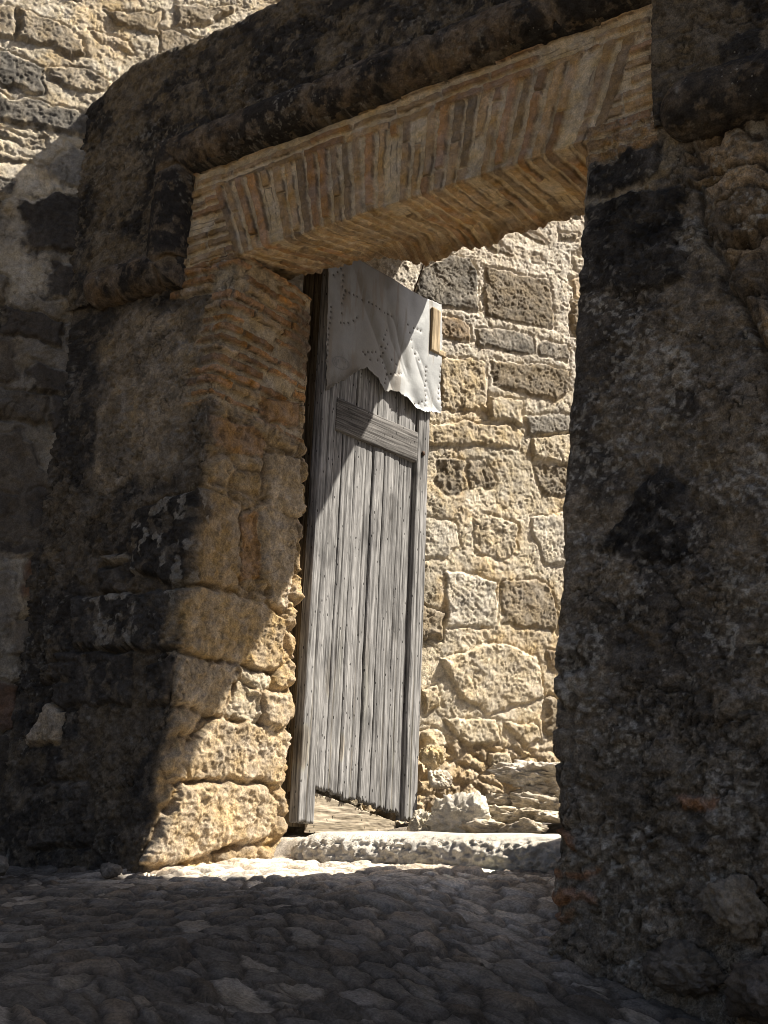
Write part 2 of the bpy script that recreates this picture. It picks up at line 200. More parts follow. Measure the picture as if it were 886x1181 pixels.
def wood_mat(name, c1, c2, bump=.5, axis_scale=(60, 60, 2.2)):
    m, nt, b = new_mat(name); L = nt.links
    tc = N(nt, 'ShaderNodeTexCoord').outputs['Object']
    oi = N(nt, 'ShaderNodeObjectInfo')
    vmap = N(nt, 'ShaderNodeMapping'); L.new(tc, vmap.inputs[0]); vmap.inputs['Scale'].default_value = (1, 1, .45)
    mp = N(nt, 'ShaderNodeMapping'); L.new(tc, mp.inputs[0]); mp.inputs['Scale'].default_value = axis_scale
    ad = N(nt, 'ShaderNodeVectorMath', operation='ADD'); L.new(mp.outputs[0], ad.inputs[0])
    sc = N(nt, 'ShaderNodeVectorMath', operation='SCALE'); sc.inputs[0].default_value = (37, 19, 53); L.new(oi.outputs['Random'], sc.inputs['Scale']); L.new(sc.outputs[0], ad.inputs[1])
    n1 = N(nt, 'ShaderNodeTexNoise', Scale=1., Detail=8., Roughness=.7, Distortion=.4); L.new(ad.outputs[0], n1.inputs['Vector'])
    mp2 = N(nt, 'ShaderNodeMapping'); L.new(tc, mp2.inputs[0]); mp2.inputs['Scale'].default_value = (170, 170, 5) if axis_scale[0] > 20 else (5, 5, 150)
    n2 = N(nt, 'ShaderNodeTexNoise', Scale=1., Detail=4., Roughness=.6); L.new(mp2.outputs[0], n2.inputs['Vector'])
    n3 = N(nt, 'ShaderNodeTexNoise', Scale=3.5, Detail=5.); L.new(tc, n3.inputs['Vector'])
    cr = N(nt, 'ShaderNodeValToRGB'); L.new(n1.outputs[0], cr.inputs[0])
    cr.color_ramp.elements[0].position = .38; cr.color_ramp.elements[0].color = (*c1, 1); cr.color_ramp.elements[1].position = .60; cr.color_ramp.elements[1].color = (*c2, 1)
    at = N(nt, 'ShaderNodeVertexColor', layer_name='col')
    f = mul(nt, mul(nt, maprange(nt, n2.outputs[0], .38, .62, .68, 1.3), maprange(nt, n3.outputs[0], .3, .7, .8, 1.2)), maprange(nt, oi.outputs['Random'], 0, 1, .88, 1.12))
    m1 = N(nt, 'ShaderNodeMix', data_type='RGBA', blend_type='MULTIPLY'); m1.inputs[0].default_value = 1.; L.new(cr.outputs[0], m1.inputs[6]); L.new(at.outputs[0], m1.inputs[7])
    sc2 = N(nt, 'ShaderNodeVectorMath', operation='SCALE'); L.new(m1.outputs[2], sc2.inputs[0]); L.new(f, sc2.inputs['Scale'])
    # worm holes and specks
    vo = N(nt, 'ShaderNodeTexVoronoi', Scale=30., Randomness=1.); L.new(vmap.outputs[0], vo.inputs['Vector'])
    hole = maprange(nt, vo.outputs['Distance'], .09, .15, .2, 1.)
    sc3 = N(nt, 'ShaderNodeVectorMath', operation='SCALE'); L.new(sc2.outputs[0], sc3.inputs[0]); L.new(hole, sc3.inputs['Scale'])
    L.new(sc3.outputs[0], b.inputs['Base Color']); b.inputs['Roughness'].default_value = .85
    h = mul(nt, mul(nt, n1.outputs[0], mul(nt, n2.outputs[0], .5), 'ADD'), hole, 'ADD')
    bp = N(nt, 'ShaderNodeBump', Strength=bump, Distance=.006); L.new(h, bp.inputs['Height']); L.new(bp.outputs[0], b.inputs['Normal'])
    return m
M_wood = wood_mat('weathered_wood', (.085, .082, .080), (.315, .308, .300))
M_wood_dark = wood_mat('dark_weathered_wood', (.06, .055, .05), (.20, .19, .18), axis_scale=(2.5, 2.5, 60))
M_wood_tan = wood_mat('tan_wood', (.32, .24, .14), (.58, .46, .30))
M_wood_base = wood_mat('sun_bleached_wood', (.26, .215, .15), (.43, .365, .275), axis_scale=(3, 3, 34))
M_post = wood_mat('post_wood', (.10, .08, .055), (.33, .27, .19))
def metal_sheet_mat():
    m, nt, b = new_mat('zinc_sheet'); L = nt.links
    tc = N(nt, 'ShaderNodeTexCoord').outputs['Object']
    n1 = N(nt, 'ShaderNodeTexNoise', Scale=5., Detail=7., Roughness=.65); L.new(tc, n1.inputs[0])
    n2 = N(nt, 'ShaderNodeTexNoise', Scale=90., Detail=4.); L.new(tc, n2.inputs[0])
    cr = N(nt, 'ShaderNodeValToRGB'); L.new(n1.outputs[0], cr.inputs[0]); cr.color_ramp.elements[0].position = .3; cr.color_ramp.elements[0].color = (.30, .305, .30, 1); cr.color_ramp.elements[1].position = .7; cr.color_ramp.elements[1].color = (.42, .43, .43, 1)
    at = N(nt, 'ShaderNodeVertexColor', layer_name='col')
    m1 = N(nt, 'ShaderNodeMix', data_type='RGBA', blend_type='MULTIPLY'); m1.inputs[0].default_value = 1.; L.new(cr.outputs[0], m1.inputs[6]); L.new(at.outputs[0], m1.inputs[7])
    L.new(m1.outputs[2], b.inputs['Base Color']); b.inputs['Metallic'].default_value = .25; L.new(maprange(nt, n1.outputs[0], .3, .7, .45, .65), b.inputs['Roughness'])
    bp = N(nt, 'ShaderNodeBump', Strength=.25, Distance=.004); L.new(n2.outputs[0], bp.inputs['Height']); L.new(bp.outputs[0], b.inputs['Normal'])
    return m
M_sheet = metal_sheet_mat()
def iron_mat():
    m, nt, b = new_mat('rusty_iron'); L = nt.links
    tc = N(nt, 'ShaderNodeTexCoord').outputs['Object']
    n1 = N(nt, 'ShaderNodeTexNoise', Scale=40., Detail=6.); L.new(tc, n1.inputs[0])
    cr = N(nt, 'ShaderNodeValToRGB'); L.new(n1.outputs[0], cr.inputs[0]); cr.color_ramp.elements[0].color = (.03, .025, .022, 1); cr.color_ramp.elements[1].color = (.13, .075, .045, 1)
    L.new(cr.outputs[0], b.inputs['Base Color']); b.inputs['Roughness'].default_value = .8; b.inputs['Metallic'].default_value = .3
    return m
M_iron = iron_mat()

def tag(o, label=None, cat=None, group=None, kind=None):
    if label: o['label'] = label
    if cat: o['category'] = cat
    if group: o['group'] = group
    if kind: o['kind'] = kind
    return o
def empty(name, loc=(0, 0, 0)):
    o = bpy.data.objects.new(name, None); COL.objects.link(o); o.location = loc; o.empty_display_size = .2
    return o
def bm_obj(name, bm, mat, parent=None, smooth=False, col=(1, 1, 1)):
    me = bpy.data.meshes.new(name); bm.to_mesh(me); bm.free()
    at = me.color_attributes.new('col', 'FLOAT_COLOR', 'POINT')
    at.data.foreach_set('color', np.tile(np.array([*col, 1], f32), len(me.vertices)))
    if smooth: me.polygons.foreach_set('use_smooth', [True] * len(me.polygons))
    me.materials.append(mat); o = bpy.data.objects.new(name, me); COL.objects.link(o)
    if parent: o.parent = parent
    return o
def lin(a, b, step): return np.linspace(a, b, max(2, int(round((b - a) / step)) + 1))

# ------------------------------------------------------------------ ground
def ground_z(X, Y):
    front = .055 + .17 * np.clip(Y, -9, .1) + .10 * np.clip(Y - .1, 0, .5)
    fade = np.clip((.58 - Y) / .58, 0, 1)
    cross = np.where(X > -3.05, np.clip(X + 3.05, 0, 2.0), 0) * .30 * fade
    back = .235 + .05 * np.clip(Y - .75, 0, .7) + .22 * np.clip(Y - 1.45, 0, 9)
    k = sm(.60, .74, Y)
    return (front - cross) * (1 - k) + back * k
def make_ground():
    xs = np.concatenate([-np.geomspace(6.4, 80, 26)[::-1][:-1], lin(-6.3, -.6, .0125), lin(-.58, 1.6, .02), np.geomspace(.4, 80.6, 36) + 1.23])
    ys = np.concatenate([-np.geomspace(4.45, 80, 28)[::-1][:-1], lin(-4.4, -2.7, .022)[:-1], lin(-2.7, .62, .0115), lin(.65, 4.2, .035), np.geomspace(4.3, 80, 22)])
    X, Y = np.meshgrid(xs.astype(f32), ys.astype(f32), indexing='ij')
    Z = ground_z(X, Y)
    ang = .30
    wx = X + .045 * fbm(X * 4, Y * 4, 1, 3); wy = Y + .03 * fbm(X * 5 + 30, Y * 5, 2, 3)
    wx = wx + .012 * fbm(X * 19, Y * 19, 3, 2); wy = wy + .012 * fbm(X * 19 + 7, Y * 19, 4, 2)
    rx = wx * math.cos(ang) + wy * math.sin(ang); ry = -wx * math.sin(ang) + wy * math.cos(ang)
    bd, r1, r2, ox, oy = voro(rx / .168, ry / .105, 20, .98)
    bds, q1, q2, oxs, oys = voro(rx / .13, ry / .075, 25, .9)
    sub = r2 < .30
    bd2 = np.where(sub, np.minimum(bd * .125, bds * .085), bd * .108); r1 = np.where(sub, q1, r1); r2 = np.where(sub, q2, r2); ox = np.where(sub, oxs * .5, ox); oy = np.where(sub, oys * .5, oy)
    near = np.clip(1 - (np.hypot(X + 3, Y + 1) - 6) / 3, 0, 1)
    dome = .018 * sm(-.001, .013, bd2 + .004 * fbm(X * 30, Y * 30, 5, 3)) + .004 * sm(.0, .06, bd2)
    tilt = (r1 - .5) * .16 * ox * .2 + (r2 - .5) * .10 * oy * .135
    H = dome + tilt * sm(0, .02, bd2) + (r1 - .5) * .026 * sm(0, .02, bd2) + .006 * fbm(X * 14, Y * 20, 6, 5, .66) + .012 * (crag(X * 11, Y * 15, 7, 4) - .5)
    Z = Z + H * near - .02
    C = np.zeros(X.shape + (3,), f32) + np.array((.068, .057, .043), f32)
    st = np.array((.124, .109, .089), f32) * (.58 + .80 * r2)[..., None]
    st = np.where((r1 > .8)[..., None], st * np.array((1.02, .94, .85), f32), st); st = np.where((r1 < .16)[..., None], st * np.array((1.5, 1.48, 1.42), f32), st)
    m = sm(.002, .014, bd2)
    C = C * (1 - m[..., None]) + st * m[..., None]
    C *= (1 + .22 * fbm(X * 3, Y * 3, 8, 4))[..., None]
    # sunlit patch at the step, painted into the stone colour as a paler tone
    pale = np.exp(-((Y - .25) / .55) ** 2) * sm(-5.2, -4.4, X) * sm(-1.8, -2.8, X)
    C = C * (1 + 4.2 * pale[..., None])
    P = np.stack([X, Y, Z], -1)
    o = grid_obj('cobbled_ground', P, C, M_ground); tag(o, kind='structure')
make_ground()

# ------------------------------------------------------------------ long building wall
PHI = math.radians(30.5); WC = np.array([-5.72, 0, 0], f32); WD = np.array([math.sin(PHI), math.cos(PHI), 0], f32); WN = np.array([WD[1], -WD[0], 0], f32)
def make_wall():
    ss = np.concatenate([lin(-9, -3.6, .06)[:-1], lin(-3.6, -1.1, .013)[:-1], lin(-1.1, 1.2, .0068)[:-1], lin(1.2, 2.0, .012)[:-1], lin(2.0, 4.0, .0066)[:-1], lin(4.0, 7.5, .013)[:-1], lin(7.5, 12, .06)])
    zs = np.concatenate([lin(-1.8, -.3, .05)[:-1], lin(-.3, 6.3, .0075)[:-1], lin(6.3, 8.0, .06)])
    U, V = np.meshgrid(ss.astype(f32), zs.astype(f32), indexing='ij')
    H = .008 * fbm(U * 4, V * 4, 3, 4) + .004 * fbm(U * 17, V * 17, 13, 4, .6) + .007 * (crag(U * 9, V * 9, 16, 4) - .5)
    C = np.zeros(U.shape + (3,), f32) + np.array((.50, .425, .305), f32)
    C *= (1 + .22 * fbm(U * 3.1, V * 3.1, 14, 4))[..., None]
    C = mixc(C, (.50, .36, .18), sm(.05, .55, fbm(U * 2.6, V * 2.6, 15, 5, .6)) * .60)
    C = mixc(C, (.56, .50, .41), sm(3.0, 3.9, V) * sm(1.5, 2.1, U) * .75)   # white repointing high up behind the gate
    # generic coursed rubble wherever no stone was traced
    used = np.zeros(U.shape, bool)
    tr = DATA['rear'] + DATA['lwall']
    u1, v1 = U[:, 0], V[0]
    rects = []
    for k, r, p in tr:
        p = np.array(p); rects.append((p.min(0), p.max(0)))
    rnd = random.Random(5); gen = []
    z = -1.2
    while z < 8:
        h = rnd.uniform(.2, .33); s = -9 + rnd.uniform(0, .3)
        while s < 12:
            w = rnd.uniform(.28, .62); g = .035
            q = np.array([[s + g, z + g], [s + w, z + g], [s + w, z + h], [s + g, z + h]]) + np.array([[rnd.uniform(-.02, .02), rnd.uniform(-.02, .02)] for _ in range(4)])
            lo, hi = q.min(0), q.max(0)
            ok = all(hi[0] < a[0] + .02 or lo[0] > b[0] - .02 or hi[1] < a[1] + .02 or lo[1] > b[1] - .02 for a, b in rects)
            if ok and not (2.0 < s < 4 and z < .85):
                keys = ['ochre', 'ochre2', 'brown3', 'pale2', 'rough', 'pale'] if s > .5 else (['dark', 'brown3', 'rough', 'mortar'] if z > 3.9 else ['soot', 'crust2', 'crust', 'brown', 'redbr', 'rough'])
                gen.append((rnd.choice(keys), rnd.uniform(.0, .03), q.tolist()))
            s += w
        z += h
    put_blocks(U, V, H, C, gen, warp=.03, edge=.03, groove=.024, seed=3, soft=.010)
    # loose rubble at the foot of the wall behind the gate
    bd, r1, r2, ox, oy = voro((U + .02 * fbm(U * 8, V * 8, 71, 3)) / .17, (V + .02 * fbm(U * 8, V * 8, 72, 3)) / .11, 33, .9)
    m = sm(1.05, .85, V) * sm(1.9, 2.1, U)
    bdm = bd * .12
    H += m * (.020 * sm(0, .03, bdm) - .008 + (r1 - .5) * .022 + .030 * (crag(U * 8, V * 8, 73, 4) - .5))
    C = C * (1 - m[..., None] * .85) + (np.array((.42, .31, .175), f32) * (.75 + .5 * r2)[..., None]) * (m * .85)[..., None]
    # rougher, eroded masonry in the middle band
    ero = sm(2.55, 2.3, V) * sm(1.9, 2.1, U)
    H += ero * .010 * (crag(U * 12, V * 12, 18, 4) - .5)
    put_blocks(U, V, H, C, [(k, r * .65, p) for k, r, p in DATA['rear']], warp=.020, edge=.016, groove=.010, seed=1, colmap=lambda key, x, y, sd: {'ochre': np.array((.45, .36, .23), f32), 'ochre2': np.array((.48, .40, .275), f32)}.get(key))
    put_blocks(U, V, H, C, DATA['lwall'], warp=.03, edge=.022, groove=.012, seed=2, soft=.030, colmap=lambda key, x, y, sd: {'mortar': np.array((.20, .155, .10), f32), 'pale': np.array((.26, .215, .155), f32)}.get(key))
    # shade below the gate's shadow line, put into the wall colour as dark brown
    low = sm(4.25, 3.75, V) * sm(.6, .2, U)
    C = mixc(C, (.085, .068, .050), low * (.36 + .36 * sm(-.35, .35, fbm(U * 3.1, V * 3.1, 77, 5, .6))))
    H += grit(U, V, 140, .22) + .0025 * fbm(U * 60, V * 60, 145, 3, .7)
    ck = crackle(U, V, .19, 26); H -= .008 * ck; C *= (1 - .35 * ck)[..., None]
    pit = vn(U * 70, V * 70, 23) * (.6 + .5 * vn(U * 120, V * 120, 24)) * (.75 + .6 * vn(U * 6, V * 6, 25))
    H -= .004 * sm(.55, .8, pit) * (U > -2)
    P = WC + WD * U[..., None] + WN * (H + .02)[..., None] + np.array([0, 0, 1], f32) * V[..., None]
    P -= WN * (V * .035)[..., None]          # the wall leans back slightly
    P += WN * (.035 * 2.2)
    # closed on top and behind, so that it is a wall with thickness
    back = P[:, -1:, :] - WN * .8; back2 = back * np.array([1, 1, 0], f32) + np.array([0, 0, -1.8], f32)
    P = np.concatenate([P, back, back2], 1); C = np.concatenate([C, C[:, -1:], C[:, -1:]], 1)
    o = grid_obj('building_wall', P, C, M_wall)
    tag(o, 'tall sunlit wall of ochre and grey stone blocks running behind the gateway', 'wall')
make_wall()

# ------------------------------------------------------------------ gateway
gate = empty('stone_gateway', (-3.3, .3, 0)); tag(gate, 'massive old stone gateway with brick flat arch above the open door', 'gateway')
bpy.context.view_layer.update()
GL = np.array([-3.3, .3, 0], f32)
ZT = [-.8, -.4, 0, .4, .9, 1.5, 2.0, 2.6, 3.0, 3.45, 6]
AXL = [-4.64, -4.60, -4.56, -4.53, -4.50, -4.49, -4.49, -4.49, -4.45, -4.41, -4.41]
AXR = [-2.33, -2.325, -2.32, -2.315, -2.31, -2.30, -2.29, -2.27, -2.25, -2.232, -2.232]
AY = [-.23, -.20, -.17, -.15, -.13, -.11, -.09, -.05, -.02, 0, 0]
def strip(ctrl, us, zs, soft):
    """ctrl: function z -> list of plan points with cumulative u (u=0 at the arris); corners are rounded by averaging"""
    out = np.zeros((len(us), len(zs), 3), f32)
    for j, z in enumerate(zs):
        pts, u0 = ctrl(z)
        pts = np.array(pts); L = np.concatenate([[0], np.cumsum(np.hypot(*np.diff(pts, axis=0).T))]) + u0
        acc = 0
        ds = np.linspace(-soft, soft, 7)
        for d in ds:
            acc = acc + np.stack([np.interp(us + d, L, pts[:, 0]), np.interp(us + d, L, pts[:, 1])], -1)
        out[:, j, :2] = acc / len(ds); out[:, j, 2] = z
    return out
def crust_colour(U, V, s, dark=K['crust'], light=(.165, .128, .085), bias=0., k=1.):
    a = fbm(U * 2.2, V * 2.2, s, 5, .55); b = fbm(U * 9, V * 9, s + 9, 5, .6)
    C = np.zeros(U.shape + (3,), f32) + np.array(light, f32)
    C = mixc(C, dark, sm(-.35, .35, a + .55 * b + bias) * k)
    C *= (1 + .25 * fbm(U * 28, V * 28, s + 20, 3))[..., None]
    return C
def lichen(C, U, V, s, amount, size=14.):
    n = fbm(U * size * 2.2, V * size * 1.8, s, 4, .55) + .45 * fbm(U * 2.5, V * 2.5, s + 4, 3)
    return mixc(C, K['lichen'], sm(.56, .80, n * amount) * .7)

def left_pier():
    us = np.concatenate([lin(-1.62, -1.2, .03)[:-1], lin(-1.2, -.4, .0062)[:-1], lin(-.4, 1.0, .0052)[:-1], lin(1.0, 2.1, .04)]).astype(f32)
    zs = lin(-.7, 3.44, .0056).astype(f32)
    def ctrl(z):
        ax, ay = np.interp(z, ZT, AXL), np.interp(z, ZT, AY)
        return [(ax - 1.7, ay), (ax, ay), (-4.41, .72), (-6.0, .72)], -1.7
    B = strip(ctrl, us, zs, .035); Nn = normals(B, 1)
    U, V = np.meshgrid(us, zs, indexing='ij')
    if Nn[len(us) // 4, 100, 1] > 0: Nn = -Nn
    J = sm(-.02, .10, U + .05 * fbm(U * 4, V * 4, 55, 3))       # 0 on the front, 1 on the reveal
    H = .014 * fbm(U * 3, V * 3, 31, 4) + .010 * fbm(U * 13, V * 13, 32, 4, .6) + J * .014 * fbm(U * 9, V * 9, 36, 4)
    # front: crust and worn render
    CF = crust_colour(U, V, 81, light=(.14, .108, .07), bias=.08)
    rend = sdf([(-1.0, 3.3), (-.12, 3.25), (-.10, 2.6), (-.22, 2.05), (-.72, 2.05), (-.95, 2.6)], U + .12 * fbm(U * 4, V * 4, 91, 4), V + .12 * fbm(U * 4, V * 4, 92, 4))
    CF = mixc(CF, (.36, .275, .17), sm(-.05, .12, rend) * (.45 + .5 * sm(-.4, .3, fbm(U * 8, V * 8, 93, 5, .6))))
    CF = lichen(CF, U, V, 95, .8)
    H += (1 - J) * .010 * sm(.0, .08, rend) * 1.0
    CJ = np.zeros(U.shape + (3,), f32) + np.array((.35, .25, .135), f32); CJ *= (1 + .25 * fbm(U * 5, V * 5, 97, 4))[..., None]
    C = CF * (1 - J[..., None]) + CJ * J[..., None]
    # random rubble filling of the reveal
    bd, r1, r2, ox, oy = voro((U + .02 * fbm(U * 8, V * 8, 171, 3)) / .24, (V + .02 * fbm(U * 8, V * 8, 172, 3)) / .17, 133, .8)
    mz = J * sm(2.55, 2.45, V)
    H += mz * (.03 * sm(.0, .22, bd) + (r1 - .5) * .03)
    C = C * (1 - (mz * sm(0, .12, bd))[..., None] * .7) + np.array((.40, .285, .145), f32) * (.7 + .6 * r2)[..., None] * (mz * sm(0, .12, bd) * .7)[..., None]
    # thin tile courses in the upper reveal, turning the corner onto the front
    ucut = U + .05 * (vn(V * 14, V * 0 + 3, 8) - .5) + .03 * fbm(U * 12, V * 12, 9, 2)
    reg = sm(-.05, 0., ucut + .13 + .30 * sm(3.2, 3.26, V)) * sm(2.50, 2.56, V + .03 * fbm(U * 3, V * 0, 6, 2)) * sm(1.2, 1.0, U)
    vv = V + .012 * fbm(U * 5, V * 2, 61, 3) + .012 * U
    row = np.floor(vv / .066); ph = vv / .066 - row
    hgt = .34 + .42 * hsh(row.astype(np.int64), row.astype(np.int64) * 0 + 2, 3)
    uu = U / .26 + hsh(row.astype(np.int64), row.astype(np.int64) * 0 + 5, 7) * 7; col_i = np.floor(uu); pu = uu - col_i
    tile = np.minimum(np.minimum(ph, hgt - ph) * .066, np.minimum(pu, 1 - pu) * .26 - .006) + .004 * fbm(U * 30, V * 30, 62, 2)
    rr = hsh(row.astype(np.int64), col_i.astype(np.int64), 9); miss = rr < .12
    tm = sm(-.002, .006, tile) * reg * (~miss)
    H = H * (1 - reg * .6) + reg * (-.012 + .006 * fbm(U * 25, V * 25, 63, 3)) + tm * (.024 + .024 * (rr - .5)) * (1 - .8 * sm(.5, .66, U))
    C = mixc(C, (.46, .355, .21), reg * .9)
    tc = np.array((.38, .20, .075), f32) * (.62 + .7 * hsh(row.astype(np.int64), col_i.astype(np.int64), 10))[..., None]
    tc = np.where((rr > .8)[..., None], np.array((.42, .29, .15), f32), tc)
    C = C * (1 - tm[..., None]) + tc * tm[..., None]
    C = mixc(C, (.07, .045, .025), np.exp(-((tile + .001) / .0035) ** 2) * reg * (~miss) * sm(-.25, .3, fbm(U * 9, V * 9, 64, 3)) * .85)
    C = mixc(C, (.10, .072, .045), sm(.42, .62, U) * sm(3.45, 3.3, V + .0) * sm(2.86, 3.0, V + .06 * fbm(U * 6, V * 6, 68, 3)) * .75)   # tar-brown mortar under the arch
    def cm(key, x, y, sd):
        if key in ('crustcorner', 'crustcorner2'):
            t = sm(-.02, .12, x + .06 * fbm(x * 9, y * 9, 44, 4)) if key == 'crustcorner' else sm(-.10, .04, x + .08 * fbm(x * 9, y * 9, 44, 4))
            a = np.array(K['crustdark'] if key == 'crustcorner' else (.075, .065, .053), f32) * (1 + .6 * fbm(x * 12, y * 12, 302, 4, .6))[..., None]; c = np.array((.37, .255, .125) if key == 'crustcorner' else (.42, .30, .155), f32)
            c = a + (c - a) * t[..., None]
            l = fbm(x * 21, y * 13, 300, 3, .45) + .3 * fbm(x * 4, y * 4, 301, 2)
            return mixc(c, (.32, .285, .225), sm(.44, .58, l) * (1 - t) * .8)
        return None
    put_blocks(U, V, H, C, DATA['lpier'], warp=.016, edge=.03, groove=.018, colmap=cm, seed=8)
    low = J * sm(2.45, 2.2, V)
    H += low * (.016 * (crag(U * 6, V * 6, 41) - .5) + .014 * (crag(U * 20, V * 20, 42, 4) - .5) + .006 * fbm(U * 30, V * 30, 48, 3, .7))
    ck = crackle(U, V, .21, 43) * (1 - J * .5); H -= .010 * ck; C *= (1 - .6 * ck)[..., None]
    tan = sm(.15, .5, fbm(U * 15, V * 15, 45, 4, .6)) * (1 - J) * .5; C = mixc(C, (.21, .165, .11), tan)
    H += grit(U, V, 150) * (1 - .78 * low) * (1 - .85 * reg) + (1 - J) * .006 * fbm(U * 24, V * 24, 37, 4, .7)
    P = B + Nn * H[..., None] - GL
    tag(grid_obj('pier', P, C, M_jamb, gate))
left_pier()

def right_pier():
    # u = X along the front, negative of the depth round the hidden reveal
    fx = np.concatenate([lin(0, 1.25, .0056)[:-1], lin(1.25, 3.6, .014)[:-1], lin(3.6, 6.4, .05)])
    us = np.concatenate([lin(-2.6, -1.2, .08)[:-1], lin(-1.2, -.12, .03)[:-1], lin(-.12, 0, .008)[:-1], fx]).astype(f32)
    zs = np.concatenate([lin(-1.6, -.75, .03)[:-1], lin(-.75, 3.5, .006)]).astype(f32)
    def ctrl(z):
        ax, ay = np.interp(z, ZT, AXR), np.interp(z, ZT, AY); d = math.hypot(ax + 2.2, 1.07 - ay)
        return [(-.8, 1.07), (-2.2, 1.07), (ax, ay), (ax + 6.4, ay)], -(1.4 + d)
    B = strip(ctrl, us, zs, .03); Nn = normals(B, 1)
    U, V = np.meshgrid(us, zs, indexing='ij'); X = U + np.interp(V, ZT, AXR).astype(f32)
    k = len(us) // 2
    if Nn[k, 200, 1] > 0: Nn = -Nn
    H = .016 * fbm(X * 2.5, V * 2.5, 131, 4) + .012 * fbm(X * 12, V * 12, 132, 4, .6) * (.35 + .65 * sm(.02, .12, U))
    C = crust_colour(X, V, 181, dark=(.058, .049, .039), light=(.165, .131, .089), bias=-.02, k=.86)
    C = mixc(C, (.18, .147, .102), sm(1.25, .3, V) * .45 * sm(-.3, .4, fbm(X * 6, V * 6, 183, 5, .6)))
    C = mixc(C, (.17, .135, .088), sm(-2.0, -1.65, X) * sm(.9, 1.6, V) * .55 * sm(-.4, .3, fbm(X * 5, V * 5, 184, 5, .6)))
    C = lichen(C, X, V, 185, .86, 17.); C = lichen(C, X, V, 187, .84, 34.)
    # eroded lower half: embedded rubble showing through the render
    bd, r1, r2, ox, oy = voro((X + .03 * fbm(X * 7, V * 7, 191, 3)) / .15, (V + .03 * fbm(X * 7, V * 7, 192, 3)) / .13, 233, .9)
    m = sm(1.3, .5, V + .3 * fbm(X * 2, V * 2, 193, 3))
    H += m * (.022 * sm(0, .2, bd) * (r1 > .35) + (r2 - .5) * .016)
    C = C * (1 - (m * .35 * sm(0, .1, bd))[..., None]) + np.array((.19, .155, .108), f32) * (.5 + r2)[..., None] * (m * .35 * sm(0, .1, bd))[..., None]
    # the corner shows brick low down
    cr = linedist(DATA['crack'] + [(-1.36, 1.2), (-1.40, .6), (-1.50, .2)], X + .02 * fbm(X * 14, V * 14, 195, 3), V)
    edgeX = np.interp(V, [-.8, .2, .6, 1.2, 2.05, 2.37, 2.48, 2.61, 2.8, 2.99, 3.06, 3.5], [-1.62, -1.50, -1.40, -1.36, -1.41, -1.49, -1.57, -1.59, -1.67, -1.69, -1.73, -1.76]).astype(f32)
    rb = sm(-.01, .05, X - edgeX + .05 * fbm(X * 9, V * 9, 196, 3))
    bd, r1, r2, ox, oy = voro((X + .07 * fbm(X * 6, V * 6, 197, 4)) / .34, (V + .06 * fbm(X * 6, V * 6, 198, 4)) / .17, 333, .9)
    hr = -.045 + .05 * sm(0, .16, bd + .05 * fbm(X * 18, V * 18, 194, 3)) + (r1 - .5) * .06 + .028 * fbm(X * 8, V * 8, 199, 5, .65)
    H = H * (1 - rb) + hr * rb
    crb = np.array((.23, .165, .095), f32) * (.55 + .9 * r2)[..., None]; crb = mixc(crb, (.07, .055, .04), sm(.12, .0, bd) * .8); crb = mixc(crb, (.06, .052, .042), sm(-.1, .5, fbm(X * 3.3, V * 3.3, 201, 4)) * .6)
    C = C * (1 - rb[..., None]) + crb * rb[..., None]
    H -= .055 * np.exp(-(cr / .016) ** 2) * sm(1.6, 2.0, V)
    # pale pointing round the topmost blocks
    ring = np.abs(sdf([(-2.30, 3.08), (-2.0, 3.10), (-1.86, 3.16), (-1.80, 3.33), (-1.9, 3.5), (-2.3, 3.5)], X, V) + .0)
    C = mixc(C, (.25, .195, .115), sm(.045, .02, ring + .012 * fbm(X * 20, V * 20, 203, 2)) * .85)
    bk = sm(3.29, 3.30, V + .008 * fbm(X * 12, V * 3, 221, 2)) * sm(-1.87, -1.89, X) * sm(.0, .02, U + .1)
    q = (V + .02 * X) / .075; bq = sm(.25, .35, q - np.floor(q)); C = C * (1 - bk[..., None]) + (np.array((.40, .30, .17), f32) - np.array((.14, .14, .10), f32) * bq[..., None]) * bk[..., None]; H = H * (1 - bk) + bk * .012 * bq
    ck = crackle(X, V, .20, 205); H -= .012 * ck; C *= (1 - .6 * ck)[..., None]
    ck = crackle(X, V, .085, 215) * sm(1.6, .9, V); H -= .010 * ck; C *= (1 - .6 * ck)[..., None]
    C = mixc(C, (.22, .175, .12), sm(.15, .6, fbm(X * 19, V * 19, 206, 5, .65)) * .4); C = mixc(C, (.04, .034, .027), sm(.2, .55, fbm(X * 14 + 9, V * 14, 207, 5, .65)) * .35)
    H += .014 * (crag(X * 8, V * 8, 208, 4) - .5)
    C = mixc(C, (.34, .31, .25), sm(.66, .73, vn(X * 62, V * 62, 209) * .6 + vn(X * 5, V * 5, 210) * .4) * .6)
    def blocks_on_x(blocks):
        # X depends slightly on V: shift each outline to u
        return [(k_, r_, [(p[0] - float(np.interp(p[1], ZT, AXR)), p[1]) for p in pl]) for k_, r_, pl in blocks]
    def cm(key, x, y, sd):
        if key == 'crustdark':
            l = fbm(x * 40, y * 40, 310, 3, .5) + .35 * fbm(x * 5, y * 5, 311, 2)
            return mixc(np.zeros(x.shape + (3,), f32) + np.array(K['crustdark'], f32) * (1 + .5 * fbm(x * 15, y * 15, 312, 3))[..., None], (.17, .152, .122), sm(.46, .8, l) * .7)
        return None
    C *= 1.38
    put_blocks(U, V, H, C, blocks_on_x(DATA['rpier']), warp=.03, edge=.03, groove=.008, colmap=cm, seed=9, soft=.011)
    H += (grit(X, V, 160) + .007 * fbm(X * 22, V * 22, 137, 4, .7)) * (.25 + .75 * sm(.02, .10, U))
    P = B + Nn * H[..., None] - GL
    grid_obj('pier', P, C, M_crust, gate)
right_pier()

